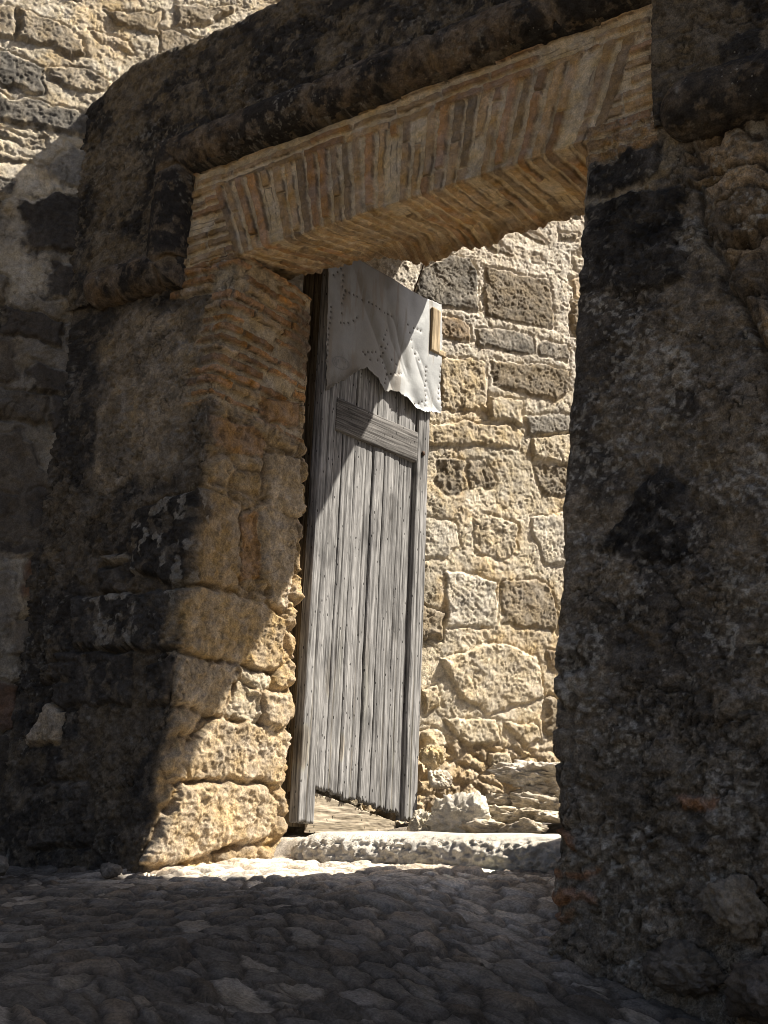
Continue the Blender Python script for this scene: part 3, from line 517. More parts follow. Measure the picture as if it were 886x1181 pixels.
# ------------------------------------------------------------------ brick flat arch
def arch():
    xs = lin(-4.95, -1.80, .0044).astype(f32)
    prof_f = lin(0, .72, .0046); nf = len(prof_f)               # down the face
    prof_s = lin(0, .68, .007)[1:]; ns = len(prof_s)            # back along the soffit
    prof_r = np.array([.03, .06, .1, .2, .5, 1.1]); nr = len(prof_r)
    nx = len(xs); nv = nf + ns + nr
    X = np.repeat(xs[:, None], nv, 1); W = np.repeat(np.concatenate([prof_f, .72 + prof_s, .72 + .68 + prof_r])[None], nx, 0).astype(f32)
    zb = 3.408 + (X + 4.4) * .0095                              # lower arris rises a little to the right
    fc, fz = -3.31, .62                                          # centre the voussoirs fan from
    isf = np.arange(nv) < nf
    Zf = 4.06 - W * ((4.06 - zb) / .72)
    dep = np.clip(W - .72, 0, .68)
    rise = dep * (.20 * sm(-2.6, -4.2, X) + .07)
    sag = .10 * sm(.50, .68, dep) * (.25 + .75 * np.exp(-((X + 3.55) / .42) ** 2)) * (.7 + .5 * fbm(X * 6, X * 0, 401, 3)) * sm(-4.15, -3.85, X)
    Zs = zb + rise - sag
    up = np.clip(W - 1.40, 0, 9)
    Y = np.where(isf[None], 0., dep + .05 * np.clip(up, 0, 1)); Z = np.where(isf[None], Zf, Zs + up)
    B = np.stack([X, Y, Z], -1).astype(f32)
    # brick coordinates: on the face by angle about the fan centre, on the soffit by the X of the arris
    Zq = np.where(isf[None], Zf, zb); ang = np.arctan2(X - fc, Zq - fz)
    a_l, a_r = -.383 + .0, .385
    T = ang * (3.41 - fz)
    jit = .007 * fbm(X * 6, W * 4, 402, 3)
    tq = (T + jit * .6) / .068; ti = np.floor(tq).astype(np.int64); tp = tq - ti
    wdt = .52 + .26 * hsh(ti, ti * 0, 31)
    along = np.where(isf[None], Zf, 3.4 - dep)
    lq = along / .62 + hsh(ti, ti * 0 + 1, 32) * 5; li = np.floor(lq).astype(np.int64); lp = lq - li
    dv = np.minimum(np.minimum(tp, wdt - tp) * .068, np.minimum(lp, 1 - lp) * .62 - .004) + .003 * fbm(X * 30, W * 30, 403, 2)
    rv = hsh(ti, li, 33); rc = hsh(ti, li, 34)
    infan = sm(-.006, .006, np.minimum(ang - a_l, a_r - ang)) * np.where(isf[None], sm(3.925, 3.91, Z + .02 * fbm(X * 2, X * 0, 404, 2)), 1.)
    # horizontal courses beside and above the fan
    hz = Z + .006 * fbm(X * 4, Z * 3, 405, 3); hq = hz / .075; hi = np.floor(hq).astype(np.int64); hp = hq - hi
    hh = .45 + .3 * hsh(hi, hi * 0, 35); uq = X / .29 + hsh(hi, hi * 0 + 2, 36) * 5; ui = np.floor(uq).astype(np.int64); upp = uq - ui
    dh = np.minimum(np.minimum(hp, hh - hp) * .075, np.minimum(upp, 1 - upp) * .29 - .006) + .003 * fbm(X * 30, Z * 30, 406, 2)
    rh = hsh(ui, hi, 37); rhc = hsh(ui, hi, 38)
    d = np.where(infan > .5, dv, dh); r = np.where(infan > .5, rv, rh); rcol = np.where(infan > .5, rc, rhc)
    soff = (~isf)[None] * np.ones_like(X)
    tm = sm(-.002, .005, d) * (r > .08)
    H = -.014 + .005 * fbm(X * 24, W * 24, 407, 3) + tm * (.016 + .022 * (r - .5)) * (1 - .3 * soff) + .008 * fbm(X * 5, W * 5, 408, 3)
    H = H + soff * .008 * fbm(X * 14, W * 6, 409, 4)
    H -= .012 * np.exp(-((W - .72) / .012) ** 2)
    C = np.zeros(X.shape + (3,), f32) + np.array((.57, .43, .245), f32); C *= (1 + .16 * fbm(X * 6, W * 6, 410, 4))[..., None]
    base = np.array((.36, .225, .10), f32) * (.6 + .8 * rcol)[..., None]
    base = np.where((r > .70)[..., None], np.array((.33, .17, .068), f32) * (.65 + .7 * rcol)[..., None], base)
    base = np.where((r < .14)[..., None], np.array((.22, .145, .07), f32), base)
    C = C * (1 - tm[..., None] * .9) + base * (tm * .9)[..., None]
    C = mixc(C, (.10, .065, .035), np.exp(-((d - .001) / .0035) ** 2) * sm(-.1, .4, fbm(X * 9, W * 9, 415, 3)) * .8)
    wash = sm(-.1, .55, fbm(X * 3.2, W * 5, 411, 5, .6)) * .10       # lime wash left over the joints
    C = mixc(C, (.53, .375, .19), wash * (1 - .2 * soff))
    C = mixc(C, (.50, .36, .19), soff * .25 * sm(-.5, .3, fbm(X * 4, W * 9, 412, 4)))
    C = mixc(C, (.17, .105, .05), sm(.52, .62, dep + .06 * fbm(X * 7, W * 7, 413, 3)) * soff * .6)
    H += soff * sm(.5, .66, dep) * .02 * fbm(X * 16, W * 16, 414, 4, .6)
    Nn = np.zeros_like(B); Nn[:, :nf, 1] = -1; Nn[:, nf:nf + ns, 2] = -1; Nn[:, nf + ns:, 1] = 1
    e = np.exp(-((W - .72) / .02) ** 2)[..., None]; Nn = Nn * (1 - e) + e * np.array([0, -.7, -.7], f32)
    P = B + Nn * H[..., None] - GL
    grid_obj('brick_arch', P, C, M_brick, gate)
arch()

# ------------------------------------------------------------------ upper wall (crusted masonry around and above the arch)
def upper_wall():
    xs = np.concatenate([lin(-6.0, -1.2, .0066)[:-1], lin(-1.2, 1.4, .014)[:-1], lin(1.4, 4.2, .05)]).astype(f32)
    top = 5.06
    w = np.concatenate([lin(0, 1.72, .0066), 1.72 + lin(0, .16, .016)[1:], 1.88 + np.array([.05, .2, .5, 1.2, 2.0])]).astype(f32)
    X, W = np.meshgrid(xs, w, indexing='ij')
    zt = top + .02 * fbm(X * 1.5, X * 0, 501, 4) - .14 * sm(-5.4, -5.85, X)
    Z0 = 3.36 + np.clip(W, 0, 1.72) / 1.72 * (zt - .1 - 3.36)
    a = np.clip((W - 1.72) / .16, 0, 1) * (math.pi / 2)
    Z = Z0 + .1 * np.sin(a); Y = -.05 + .1 * (1 - np.cos(a)) + np.clip(W - 1.88, 0, 9)
    H = .010 * fbm(X * 3, W * 3, 502, 4) + .007 * fbm(X * 11, W * 11, 503, 4, .6) + grit(X, W, 170)
    # low blocky relief
    bd, r1, r2, ox, oy = voro((X + .03 * fbm(X * 5, W * 5, 505, 3)) / .42, (W + .03 * fbm(X * 5, W * 5, 506, 3)) / .28, 433, .75)
    H += .008 * sm(0, .1, bd) + (r1 - .5) * .010
    C = crust_colour(X, Z, 581, dark=(.046, .039, .031), light=(.155, .118, .072), bias=.15)
    C = lichen(C, X, Z, 585, .84, 20.)
    C = mixc(C, (.20, .15, .088), sm(.15, .5, fbm(X * 7, Z * 7, 587, 5, .65)) * .6 * sm(-3.8, -5.0, X))
    C = mixc(C, (.22, .17, .105), sm(.18, .5, fbm(X * 17, Z * 17, 589, 4, .6)) * .6)
    ck = crackle(X, Z, .25, 590); H -= .010 * ck; C *= (1 - .5 * ck)[..., None]
    hole = sdf([(-4.83, 3.2), (-4.83, 4.07), (-1.878, 4.07), (-1.89, 3.2)], X + .006 * fbm(X * 8, Z * 8, 588, 3), Z)
    push = sm(-.002, .012, hole) * (W < 1.6)
    Y = Y + push * .14
    H = H * (1 - push)
    B = np.stack([X, Y - H * np.cos(a) * 1., Z + H * np.sin(a)], -1)
    grid_obj('upper_wall', B - GL, C, M_crust, gate, keep=~((hole > .035) & (W < 1.6)))
upper_wall()

def moulding(path, rad, s, cols, joints=(), shape=1.0, proud=.05, ends=(0, 0)):
    """stone roll swept along a path in the wall plane, mitred at its corners"""
    path = np.array(path, float); n = len(path)
    seg = np.diff(path, axis=0); Ls = np.hypot(*seg.T); d = seg / Ls[:, None]; nrm = np.stack([-d[:, 1], d[:, 0]], -1)
    mit = []
    for i in range(n):
        if i == 0: mit.append(nrm[0])
        elif i == n - 1: mit.append(nrm[-1])
        else:
            m = nrm[i - 1] + nrm[i]; m /= np.linalg.norm(m); mit.append(m / max(.4, m @ nrm[i]))
    mit = np.array(mit); cum = np.concatenate([[0], np.cumsum(Ls)])
    us = lin(0, cum[-1], .0072); th = np.linspace(-math.pi * .62, math.pi * .62, 84)
    px = np.interp(us, cum, path[:, 0]); pz = np.interp(us, cum, path[:, 1]); mx = np.interp(us, cum, mit[:, 0]); mz = np.interp(us, cum, mit[:, 1])
    U, T = np.meshgrid(us.astype(f32), th.astype(f32), indexing='ij'); A = T * rad
    si = np.clip(np.searchsorted(cum, us, side='right') - 1, 0, len(d) - 1); U0 = U
    U = (U + (np.sin(T) * rad) * (mx * d[si, 0] + mz * d[si, 1])[:, None]).astype(f32)
    H = .004 * fbm(U * 3, A * 3, s, 4) + .003 * fbm(U * 13, A * 13, s + 1, 4, .6) + grit(U, A + s, s + 2, .6)
    C = crust_colour(U, A + s, s + 3, dark=(.036, .030, .024), light=cols, bias=.25)
    C = mixc(C, (.21, .155, .095), sm(.2, .5, fbm(U * 14, A * 14, s + 12, 4, .6)) * .55)
    C = lichen(C, U, A + s, s + 6, .84, 22.)
    for j in joints:
        dj = np.abs(U - j + .02 * fbm(A * 8, U * 0, s + 9, 2)); H -= .035 * np.exp(-(dj / .016) ** 2); C = mixc(C, (.30, .215, .125), np.exp(-(dj / .034) ** 2) * .8)
    R = rad + H
    for k, e in ((0, ends[0]), (1, ends[1])):
        if e:
            dd = (U0 if k == 0 else cum[-1] - U0); R = R * np.sqrt(np.clip(1 - (1 - np.clip(dd / e, 0, 1)) ** 2, .02, 1))
    c = np.sin(T) * R * shape; b = np.cos(T) * R
    P = np.stack([px[:, None] + mx[:, None] * c, -proud - b * 1.0 + .03, pz[:, None] + mz[:, None] * c], -1)
    grid_obj('moulding', P - GL, C, M_crust, gate)
# one roll: outward return, jamb drop, long horizontal, then the far drop and return
moulding([(-5.60, 3.455), (-4.955, 3.44), (-4.955, 4.20), (-1.1, 4.20)], .132, 611, (.17, .12, .072), joints=(.32, .68, 1.30, 1.72, 2.5, 3.3, 4.0), ends=(.10, 0))
moulding([(-1.85, 3.40), (.9, 3.40)], .15, 651, (.10, .075, .048), joints=(.9,), ends=(.16, 0))

# ------------------------------------------------------------------ unseen vault behind the arch and mass above it, both added to cast shade
def slab(name, x0, x1, y0, y1, z0, z1, col, s, step=.09):
    """rough closed block"""
    bm = bmesh.new(); bmesh.ops.create_cube(bm, size=1.)
    for v in bm.verts: v.co = ((x0 + x1) / 2 + v.co.x * (x1 - x0), (y0 + y1) / 2 + v.co.y * (y1 - y0), (z0 + z1) / 2 + v.co.z * (z1 - z0))
    bmesh.ops.subdivide_edges(bm, edges=bm.edges[:], cuts=24, use_grid_fill=True)
    rs = random.Random(s)
    for v in bm.verts:
        if name == 'shade_vault' and v.co.z < z1 - .01: v.co.z += .34 * (min(max(v.co.x, -3.4), -.9) + 3.0) * (z1 - v.co.z) / (z1 - z0) - .04
        v.co += Vector((rs.uniform(-.015, .015), rs.uniform(-.015, .015), rs.uniform(-.015, .015))); v.co -= Vector(GL.tolist())
    return bm_obj(name, bm, M_jamb, gate, col=col)
slab('shade_vault', -6.0, 2.2, .70, 2.0, 4.57, 5.02, (.30, .22, .13), 3)  # added vault, lower edge tilted to shape the shade on door and reveal
slab('shade_mass', -2.8, 4.2, .30, 1.9, 5.03, 7.6, (.30, .24, .16), 4)  # added mass out of view, keeps the foreground in shade

# ------------------------------------------------------------------ threshold stone
def threshold():
    xs = lin(-4.36, -2.05, .0085).astype(f32); th = lin(-.75, 3.3, .045).astype(f32)
    X, T = np.meshgrid(xs, th, indexing='ij')
    e = sm(-4.37, -4.12, X); R = .138 * (.25 + .75 * np.sqrt(e)) + .005 * fbm(X * 4, T * 1.2, 701, 3) + .009 * fbm(X * 38, T * 6, 702, 3, .6) * sm(1.0, .5, T) - .010 * sm(.62, .75, vn(X * 45, T * 7, 706)) * sm(1.1, .6, T)
    c, s = np.cos(T), np.sin(T); ex = 1.0
    Y = .80 - np.sign(c) * np.abs(c) ** ex * R * 1.75; Z = .135 + .006 * (X + 3.2) + np.sign(s) * np.abs(s) ** ex * R * 1.06
    C = np.zeros(X.shape + (3,), f32) + np.array((.60, .555, .475), f32); C *= (1 + .15 * fbm(X * 6, T, 703, 4))[..., None]
    C = mixc(C, (.32, .285, .235), sm(.85, .45, T) * .5 * sm(-.6, .2, fbm(X * 14, T * 2, 704, 3)))
    P = np.stack([X, Y, Z], -1); O = np.array([-3.2, .73, .15], f32)
    o = grid_obj('threshold_stone', P - O, C, M_thr); o.location = O.tolist()
    tag(o, 'long rounded white limestone threshold across the foot of the opening', 'threshold')
threshold()

# ------------------------------------------------------------------ rocks
def rock(name, loc, size, s, col, label, cat='rock', group=None, rot=0, facets=22, rough=.11, sub=5, strata=0.):
    bm = bmesh.new(); bmesh.ops.create_icosphere(bm, subdivisions=sub, radius=1.)
    rs = np.random.RandomState(s); V = np.array([v.co for v in bm.verts], f32)
    n = rs.normal(size=(facets, 3)); n /= np.linalg.norm(n, axis=1, keepdims=True); d = rs.uniform(.68, 1.0, facets)
    dots = V @ n.T; q = np.where(dots > .05, d[None] / np.maximum(dots, .05), 9e9)
    r = -np.log(np.exp(-q * 24).sum(1) + np.exp(-24 * 1.12)) / 24
    r = np.clip(r, .3, 1.3)
    r *= 1 + rough * fbm(V[:, 0] * 2.4 + s, V[:, 1] * 2.4 + V[:, 2] * 1.9, s % 90, 5, .6) + rough * .6 * fbm(V[:, 0] * 8 + V[:, 2] * 5, V[:, 1] * 8 - V[:, 2] * 5, s % 70 + 4, 4, .6)
    r *= 1 + strata * (np.abs(((V[:, 2] * 3.2 + .35 * fbm(V[:, 0] * 2, V[:, 1] * 2, s % 40, 3)) % 1) - .5) * 2 - .5) * (1 - V[:, 2] ** 2)
    V2 = V * r[:, None] * np.array(size, f32)
    ca, sa = math.cos(rot), math.sin(rot)
    for v, p in zip(bm.verts, V2): v.co = (p[0] * ca - p[1] * sa, p[0] * sa + p[1] * ca, p[2])
    cc = np.array(col, f32) * (1 + .3 * fbm(V[:, 0] * 2 + s, V[:, 1] * 2 + V[:, 2] * 3, s % 50 + 7, 4))[:, None]
    me = bpy.data.meshes.new(name); bm.to_mesh(me); bm.free(); me.polygons.foreach_set('use_smooth', [True] * len(me.polygons))
    at = me.color_attributes.new('col', 'FLOAT_COLOR', 'POINT'); at.data.foreach_set('color', np.concatenate([cc, np.ones((len(cc), 1))], 1).astype(f32).ravel())
    me.materials.append(M_wall); o = bpy.data.objects.new(name, me); COL.objects.link(o); o.location = loc
    tag(o, label, cat, group); return o

rock('rock', (-3.82, 1.62, .36), (.21, .16, .155), 3, (.56, .51, .42), 'white sunlit rock just behind the threshold, right of the door foot', rot=.3, rough=.24, facets=14)
rock('rock', (-4.02, 1.55, .33), (.09, .10, .10), 4, (.50, .44, .33), 'small pale rock hard against the bottom corner of the open door', rough=.22)
rock('rock_ledge', (-3.72, 2.36, .69), (.27, .19, .085), 15, (.58, .52, .43), 'pale overhanging ledge of rock at the foot of the wall behind the gate', cat='rock', rot=.5, strata=.0, rough=.38, facets=11)
lg = 'thin flat stones layered behind the threshold'
rs_ = random.Random(12)
for k, (x, y, z) in enumerate([(-3.36, 1.55, .34), (-3.62, 1.60, .33), (-3.30, 1.75, .41), (-3.55, 1.82, .415), (-3.78, 1.92, .44), (-3.34, 1.98, .475), (-3.56, 2.08, .51), (-3.85, 2.18, .53), (-3.40, 2.22, .57), (-3.66, 2.26, .575)]):
    q = rock('flat_stone', (x, y, z), (rs_.uniform(.11, .18), rs_.uniform(.08, .12), rs_.uniform(.035, .055)), 40 + k, (lambda a: (.52 * a, .445 * a, .335 * a))(rs_.uniform(.8, 1.08)), 'thin pale flat stone in the layered rubble between the threshold and the rock ledge', 'stone', lg, rot=rs_.uniform(-.5, .8), rough=.36, facets=9, sub=4)
    q.rotation_euler = (rs_.uniform(-.22, .12), rs_.uniform(-.2, .2), 0)
rock('wall_stone', (-4.30, 2.05, .80), (.09, .10, .085), 10, (.46, .35, .19), 'ochre stone wedged at the wall foot, upper of two beside the door edge', 'stone', rough=.2)
rock('wall_stone', (-4.22, 2.0, .645), (.085, .10, .065), 12, (.55, .47, .36), 'pale stone beside the door edge, under the ochre one', 'stone', rough=.2)
rock('boulder', (-1.575, -.20, .018), (.098, .12, .105), 21, (.24, .195, .135), 'rounded boulder protruding from the foot of the right pier', 'boulder', facets=14, rough=.22)
rock('boulder', (-1.77, -.19, -.22), (.145, .14, .095), 22, (.16, .13, .095), 'low dark boulder at the bottom of the right pier, left of the rounded one', 'boulder', rough=.25)
rock('boulder', (-1.43, -.28, -.24), (.15, .15, .12), 23, (.14, .11, .08), 'dark boulder in the bottom right corner below the rounded one', 'boulder', rough=.25)
sg = 'loose stones along the foot of the shaded wall'
rock('loose_stone', (-4.60, -.33, .025), (.055, .05, .04), 25, (.16, .14, .115), 'small grey stone lying against the dark foot of the left pier', 'stone', sg, sub=4, rough=.2)
rock('loose_stone', (-5.10, -.62, .03), (.08, .08, .075), 26, (.20, .18, .15), 'grey loose stone at the left edge by the wall foot', 'stone', sg, sub=4, rough=.2)


# ------------------------------------------------------------------ door
DA = math.radians(7.)
door = empty('wooden_door', (-4.40, .86, 0)); door.rotation_euler = (0, 0, math.pi / 2 - DA)
tag(door, 'tall weathered grey plank door standing open, its top patched with metal sheet', 'door')
# door space: x = away from the hinge, y = into the wood (front face at y=0 looks along -y), z up
def plank(name, x0, x1, z0, z1, y, th, mat, parent, s, ragged=0., grain=.0016, step=(.006, .016), tint=(1, 1, 1), warp=.003, zbot=None, taper=0., along='z', gaps=None):
    xs = lin(x0, x1, step[0]).astype(f32); zs = lin(z0, z1, step[1]).astype(f32)
    X, Z = np.meshgrid(xs, zs, indexing='ij')
    g = (X * 55, Z * 1.6) if along == 'z' else (X * 1.6, Z * 55)
    H = grain * fbm(g[0] + s, g[1], s % 97, 4, .6) + grain * .8 * fbm(g[0] * 3 + s, g[1] * 2, s % 89 + 3, 3) + warp * fbm(X * 3, Z * 1.2, s % 61, 3)
    if gaps:
        for gx, gd in gaps: H -= gd * np.exp(-((X - gx - .006 * fbm(Z * 2.2, Z * 0 + gx, 5, 3)) / .0042) ** 2)
    # rounded, chipped long edges
    e = np.minimum(X - x0, x1 - X) if along == 'z' else np.minimum(Z - z0, z1 - Z)
    H -= .006 * np.exp(-(e / .006) ** 2) + .004 * sm(.3, .9, fbm(Z * 9 if along == 'z' else X * 9, X * 3, s % 31, 3)) * np.exp(-(e / .012) ** 2)
    if zbot is not None:
        zb = zbot(X[:, 0]); f = (Z - z0) / (z1 - z0); Z = zb[:, None] + f * (z1 - zb[:, None])
    if ragged:
        rg = ragged * (.5 * fbm(X * 40, X * 0 + s, 17, 3) + np.abs(fbm(X * 110, X * 0 + s, 18, 2))); f = np.clip(1 - (Z - Z.min()) / .35, 0, 1); Z = Z + rg * f
    X = X + .003 * fbm(Z * 2, Z * 0 + s, 19, 3)
    Y = y - H
    C = np.ones(X.shape + (3,), f32) * np.array(tint, f32); C *= (1 + .22 * fbm(X * 10 + s, Z * .9, 21, 4))[..., None]
    C = mixc(C, (1.25, 1.12, .92), sm(1.7, .40, Z + .18 * fbm(X * 14, Z * 1.5, s % 40, 3)) * (.8 if mat is M_wood else 0))
    kn = np.exp(-((vn(X * 9 + s, Z * 2.6, s % 53) - .93) / .05) ** 2); C = C * (1 - .5 * kn[..., None])
    if gaps:
        for gx, gd in gaps: C = mixc(C, (.12, .11, .10), np.exp(-((X - gx - .006 * fbm(Z * 2.2, Z * 0 + gx, 5, 3)) / .0045) ** 2) * .9)
    P = np.stack([X, Y, Z], -1)
    # sides and back
    def ring(P, dy):
        Q = P.copy(); Q[..., 1] = y + dy; return Q
    L0 = ring(P[:1], th); R0 = ring(P[-1:], th)
    P = np.concatenate([L0, P, R0], 0); C = np.concatenate([C[:1], C, C[-1:]], 0)
    B0 = ring(P[:, :1], th); T0 = ring(P[:, -1:], th)
    P = np.concatenate([B0, P, T0], 1); C = np.concatenate([C[:, :1], C, C[:, -1:]], 1)
    # back face closes the box
    back = P.copy(); back[..., 1] = y + th
    o = grid_obj(name, P, C, mat, parent)
    return o
brown_foot = (1.25, 1.08, .88)
plank('stile', -.02, .112, .315, 3.86, 0., .07, M_wood, door, 11, ragged=.012, gaps=[(.045, .006)])
plank('stile', .885, 1.008, .385, 3.84, 0., .07, M_wood, door, 23, ragged=.02, gaps=[(.93, .004)])
bx = [.114, .200, .318, .487, .588, .738, .883]
cut = lambda x: .515 - .11 * np.clip((x - .1) / .78, 0, 1) + .0
for i in range(6):
    plank('plank', bx[i] + .002, bx[i + 1] - .002, .42, 2.70, .020 + .004 * ((i * 7) % 3), .03, M_wood, door, 31 + i * 13, ragged=.035,
          tint=[(1, 1, 1), (.92, .92, .92), (1.1, 1.1, 1.1), (.95, .95, .96), (1.05, 1.04, 1.03), (.9, .9, .9)][i], zbot=cut,
          gaps=[((bx[i] + bx[i + 1]) / 2 + .02 * (-1) ** i, .004)] if bx[i + 1] - bx[i] > .11 else None)
for i in range(4):
    a = [.114, .30, .50, .70, .883]
    plank('upper_plank', a[i] + .002, a[i + 1] - .002, 2.86, 3.84, .018, .03, M_wood, door, 131 + i * 13, tint=(1.15, 1.1, 1.0))
plank('rail', .105, .884, 2.672, 2.882, .002, .045, M_wood_dark, door, 203, along='x', step=(.012, .006), gaps=None, tint=(1.15, 1.15, 1.18))
def bottom_board():
    xs = lin(.085, .86, .008).astype(f32); fs = np.linspace(0, 1, 26).astype(f32)
    X, Fq = np.meshgrid(xs, fs, indexing='ij')
    zt = .505 - .135 * (X - .085) / .775 + .006 * fbm(X * 9, X * 0, 5, 3)
    Z = .27 + (zt - .27) * Fq
    Y = .045 - .004 * fbm(X * 4, Z * 50, 7, 4) - .003 * fbm(X * 20, Z * 90, 8, 3)
    C = np.ones(X.shape + (3,), f32)
    P = np.stack([X, Y, Z], -1); Q = P[:, -1:].copy(); Q[..., 1] = .10; P = np.concatenate([P, Q], 1); C = np.concatenate([C, C[:, -1:]], 1)
    tag(grid_obj('bottom_board', P, C, M_wood_base, door), 'pale replacement board with sloping top edge')
bottom_board()
def sheet():
    xs = lin(-.075, 1.10, .0045).astype(f32); zs = lin(2.84, 3.90, .0045).astype(f32)
    X, Z = np.meshgrid(xs, zs, indexing='ij')
    d = sdf(DATA['door']['sheet'], X, Z)
    wob = .009 * fbm(X * 30, Z * 30, 801, 4, .65) * sm(3.3, 3.15, Z)
    keep = d + wob > -.001
    fold = .014 * fbm(X * 2.2 + Z * 1.0, Z * 1.0 - X * .5, 802, 2) + .005 * fbm(X * 7, Z * 5, 803, 2) * sm(.3, .6, X)
    diag = (X - .66) * .86 + (Z - 3.35) * .5
    fold += .018 * np.exp(-(diag / .055) ** 2) * sm(.4, .6, X) + .012 * np.exp(-((diag - .17) / .035) ** 2) * sm(3.6, 3.3, Z) - .010 * np.exp(-((diag + .14) / .06) ** 2)
    curl = .018 * np.exp(-np.clip(d, 0, 9) / .03) * sm(3.3, 3.1, Z)
    press = .5 + .5 * sm(.0, .05, np.abs(X - .93))
    Y = -.012 - np.abs(fold) * press - curl * (.3 + .7 * np.clip(fbm(X * 5, Z * 5, 805, 2) + .4, 0, 1)) - .0006 * fbm(X * 20, Z * 20, 806, 2)
    C = np.ones(X.shape + (3,), f32)
    C = mixc(C, (.31, .255, .185), (.72 + .28 * sm(-.3, .4, fbm(X * 3, Z * 2.5, 804, 4))) * sm(.80, .42, X) * .95)     # shade on the hinge side, painted brown into the sheet colour
    C = mixc(C, (.62, .60, .57), sm(.0, .6, fbm(X * 6, Z * 3, 808, 5, .6)) * .7); C = mixc(C, (.45, .36, .27), sm(.30, .6, fbm(X * 22, Z * 2.2, 809, 4)) * .55)
    for l in DATA['door']['nails']:
        for (a, b), (c, e) in zip(l[:-1], l[1:]):
            n = max(1, int(math.hypot(c - a, e - b) / .034))
            for k in range(n):
                x, z = a + (c - a) * k / n + random.uniform(-.004, .004), b + (e - b) * k / n + random.uniform(-.004, .004)
                NAILS.append((x, z))
    for x, z in NAILS:
        i0, i1 = np.searchsorted(xs, x - .03), np.searchsorted(xs, x + .03); j0, j1 = np.searchsorted(zs, z - .03), np.searchsorted(zs, z + .03)
        S = (slice(i0, i1), slice(j0, j1)); rr = np.hypot(X[S] - x, Z[S] - z)
        Y[S] += .004 * np.exp(-(rr / .014) ** 2); C[S] = mixc(C[S], (.16, .13, .11), sm(.010, .0055, rr))
    # pressed oval stamp with worn, illegible relief
    st = np.array(DATA['door']['stamp']).mean(0); q = np.hypot((X - st[0]) / .075 , (Z - st[1] - .12 * (X - st[0])) / .042)
    C = mixc(C, (.30, .28, .26), (np.exp(-((q - .95) / .09) ** 2) * .8 + (q < .8) * sm(.15, .5, fbm(X * 60, Z * 28, 807, 2)) * .75))
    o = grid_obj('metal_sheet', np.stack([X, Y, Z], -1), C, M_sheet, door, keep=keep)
    md = o.modifiers.new('thickness', 'SOLIDIFY'); md.thickness = .0018
    tag(o, 'dented pale zinc sheet with rows of nail holes and a torn lower edge')
NAILS = []
sheet()
def box_bm(x0, x1, y0, y1, z0, z1, bev=.004, cuts=0):
    bm = bmesh.new(); bmesh.ops.create_cube(bm, size=1.)
    for v in bm.verts: v.co = ((x0 + x1) / 2 + v.co.x * (x1 - x0), (y0 + y1) / 2 + v.co.y * (y1 - y0), (z0 + z1) / 2 + v.co.z * (z1 - z0))
    bmesh.ops.bevel(bm, geom=bm.edges[:], offset=bev, segments=2, affect='EDGES')
    return bm
plank('wood_block', .955, 1.045, 3.49, 3.81, -.036, .03, M_wood_tan, door, 301, step=(.006, .012))
plank('peg', 1.03, 1.12, 3.49, 3.535, -.030, .026, M_wood_tan, door, 311, along='x', step=(.006, .006))
bm = bmesh.new(); bmesh.ops.create_uvsphere(bm, u_segments=12, v_segments=8, radius=.016)
for v in bm.verts: v.co.y *= .55; v.co += Vector((.941, -.004, 2.75))
bm_obj('bolt', bm, M_iron, door, smooth=True)
# wire from the door top up to the arch
def tube(pts, r, n=6):
    bm = bmesh.new(); prev = None
    for i, p in enumerate(pts):
        p = Vector(p); d = (Vector(pts[min(i + 1, len(pts) - 1)]) - Vector(pts[max(i - 1, 0)])).normalized()
        a = d.orthogonal().normalized(); b = d.cross(a)
        ring = [bm.verts.new(p + (a * math.cos(t) + b * math.sin(t)) * r) for t in [2 * math.pi * k / n for k in range(n)]]
        if prev:
            for k in range(n): bm.faces.new((prev[k], prev[(k + 1) % n], ring[(k + 1) % n], ring[k]))
        prev = ring
    return bm
wr = empty('wire', (-4.31, 1.62, 3.86))
wr_pts = [(0, 0, 0), (.01, .03, .10), (.018, .07, .21), (.02, .10, .34), (.02, .12, .72)]
bpy.data.objects.remove(wr)
o = bm_obj('wire', tube(wr_pts, .0042), M_iron, smooth=True); o.location = (-4.31, 1.645, 3.86)
tag(o, 'thin dark wire hanging from the added vault to the top corner of the door', 'wire')

# door post with the hinge pin that carries the door
post = empty('door_post', (-4.60, .98, .3)); tag(post, 'dark squared timber post in the gap behind the reveal, left of the door', 'post')
def post_beam():
    o = plank('beam', -.075, .085, 0, 3.5, -.07, .15, M_post, post, 401, step=(.008, .02), gaps=[(.02, .005)])
post_beam()
bm = box_bm(.07, .15, -.085, -.045, .15, .19); bmesh.ops.create_cone(bm, cap_ends=True, segments=12, radius1=.02, radius2=.02, depth=.13, matrix=__import__('mathutils').Matrix.Translation((.135, -.065, .2)))
bm_obj('hinge_pin', bm, M_iron, post)

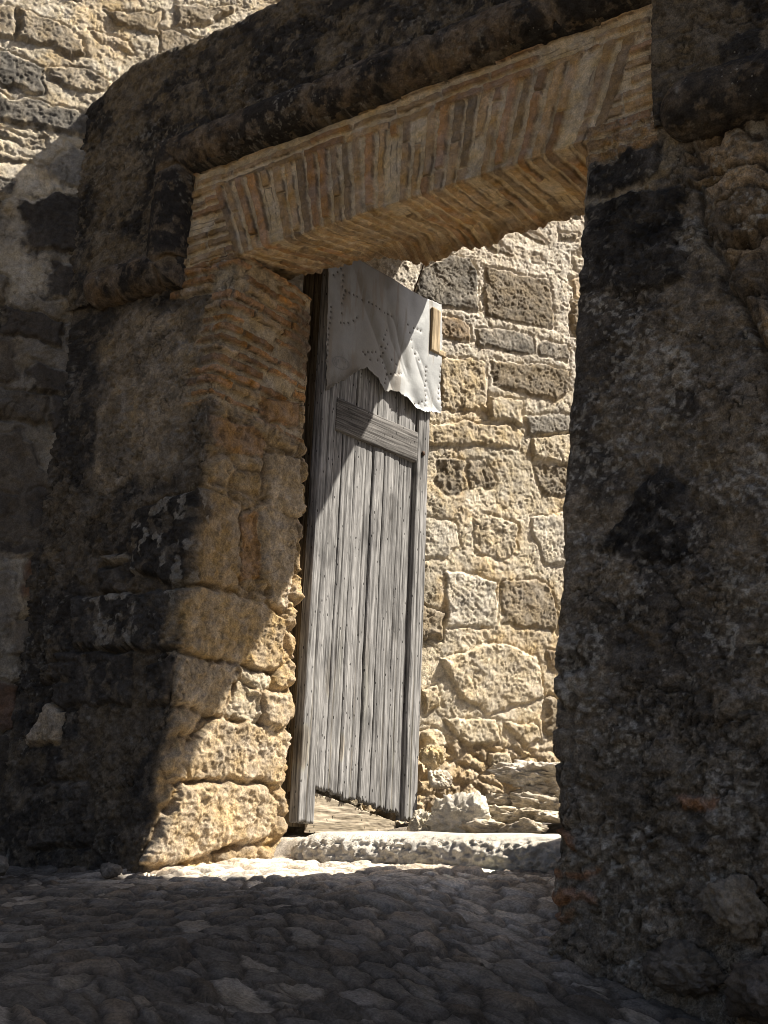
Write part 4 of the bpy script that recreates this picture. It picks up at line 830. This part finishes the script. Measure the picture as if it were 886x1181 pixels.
# ------------------------------------------------------------------ light, sky, camera
S = Vector((1.35, 1., 2.2)).normalized()
el = math.asin(S.z); az = math.atan2(S.x, S.y)
world = bpy.data.worlds.new('World'); scene.world = world; world.use_nodes = True; nt = world.node_tree; nt.nodes.clear()
sky = nt.nodes.new('ShaderNodeTexSky'); sky.sky_type = 'NISHITA'; sky.sun_disc = False; sky.sun_elevation = el; sky.sun_rotation = az; sky.air_density = .7; sky.dust_density = 3.
bg = nt.nodes.new('ShaderNodeBackground'); bg.inputs[1].default_value = .05; wo = nt.nodes.new('ShaderNodeOutputWorld')
nt.links.new(sky.outputs[0], bg.inputs[0]); nt.links.new(bg.outputs[0], wo.inputs[0])
sl = bpy.data.lights.new('sun', 'SUN'); sl.energy = 5.; sl.angle = math.radians(.5); sl.color = (1., .93, .82)
so = bpy.data.objects.new('sun', sl); COL.objects.link(so); so.rotation_euler = S.to_track_quat('Z', 'Y').to_euler(); so.location = (6, 6, 12)

cam = bpy.data.cameras.new('camera'); co = bpy.data.objects.new('camera', cam); COL.objects.link(co); scene.camera = co
pitch, yaw, roll = math.radians(16.3), math.radians(35.2), math.radians(2.5)
fw = Vector((-math.sin(yaw) * math.cos(pitch), math.cos(yaw) * math.cos(pitch), math.sin(pitch)))
r0 = Vector((math.cos(yaw), math.sin(yaw), 0)); u0 = r0.cross(fw)
rt = r0 * math.cos(roll) + u0 * math.sin(roll); upv = -r0 * math.sin(roll) + u0 * math.cos(roll)
from mathutils import Matrix
co.matrix_world = Matrix(((rt.x, upv.x, -fw.x, 0), (rt.y, upv.y, -fw.y, -4.7), (rt.z, upv.z, -fw.z, .06), (0, 0, 0, 1)))
cam.sensor_fit = 'VERTICAL'; cam.sensor_height = 36.; cam.lens = 36. * 1430. / 1181.; cam.clip_start = .05; cam.clip_end = 500.
vs = scene.view_settings; scene.display_settings.display_device = 'sRGB'
vs.view_transform = 'Standard'; vs.look = 'None'; vs.exposure = 1.22; vs.gamma = 1.; vs.use_curve_mapping = False
scene.cycles.max_bounces = 8; scene.cycles.diffuse_bounces = 5; scene.cycles.use_denoising = True; scene.cycles.pixel_filter_type = 'BLACKMAN_HARRIS'; scene.cycles.filter_width = .8
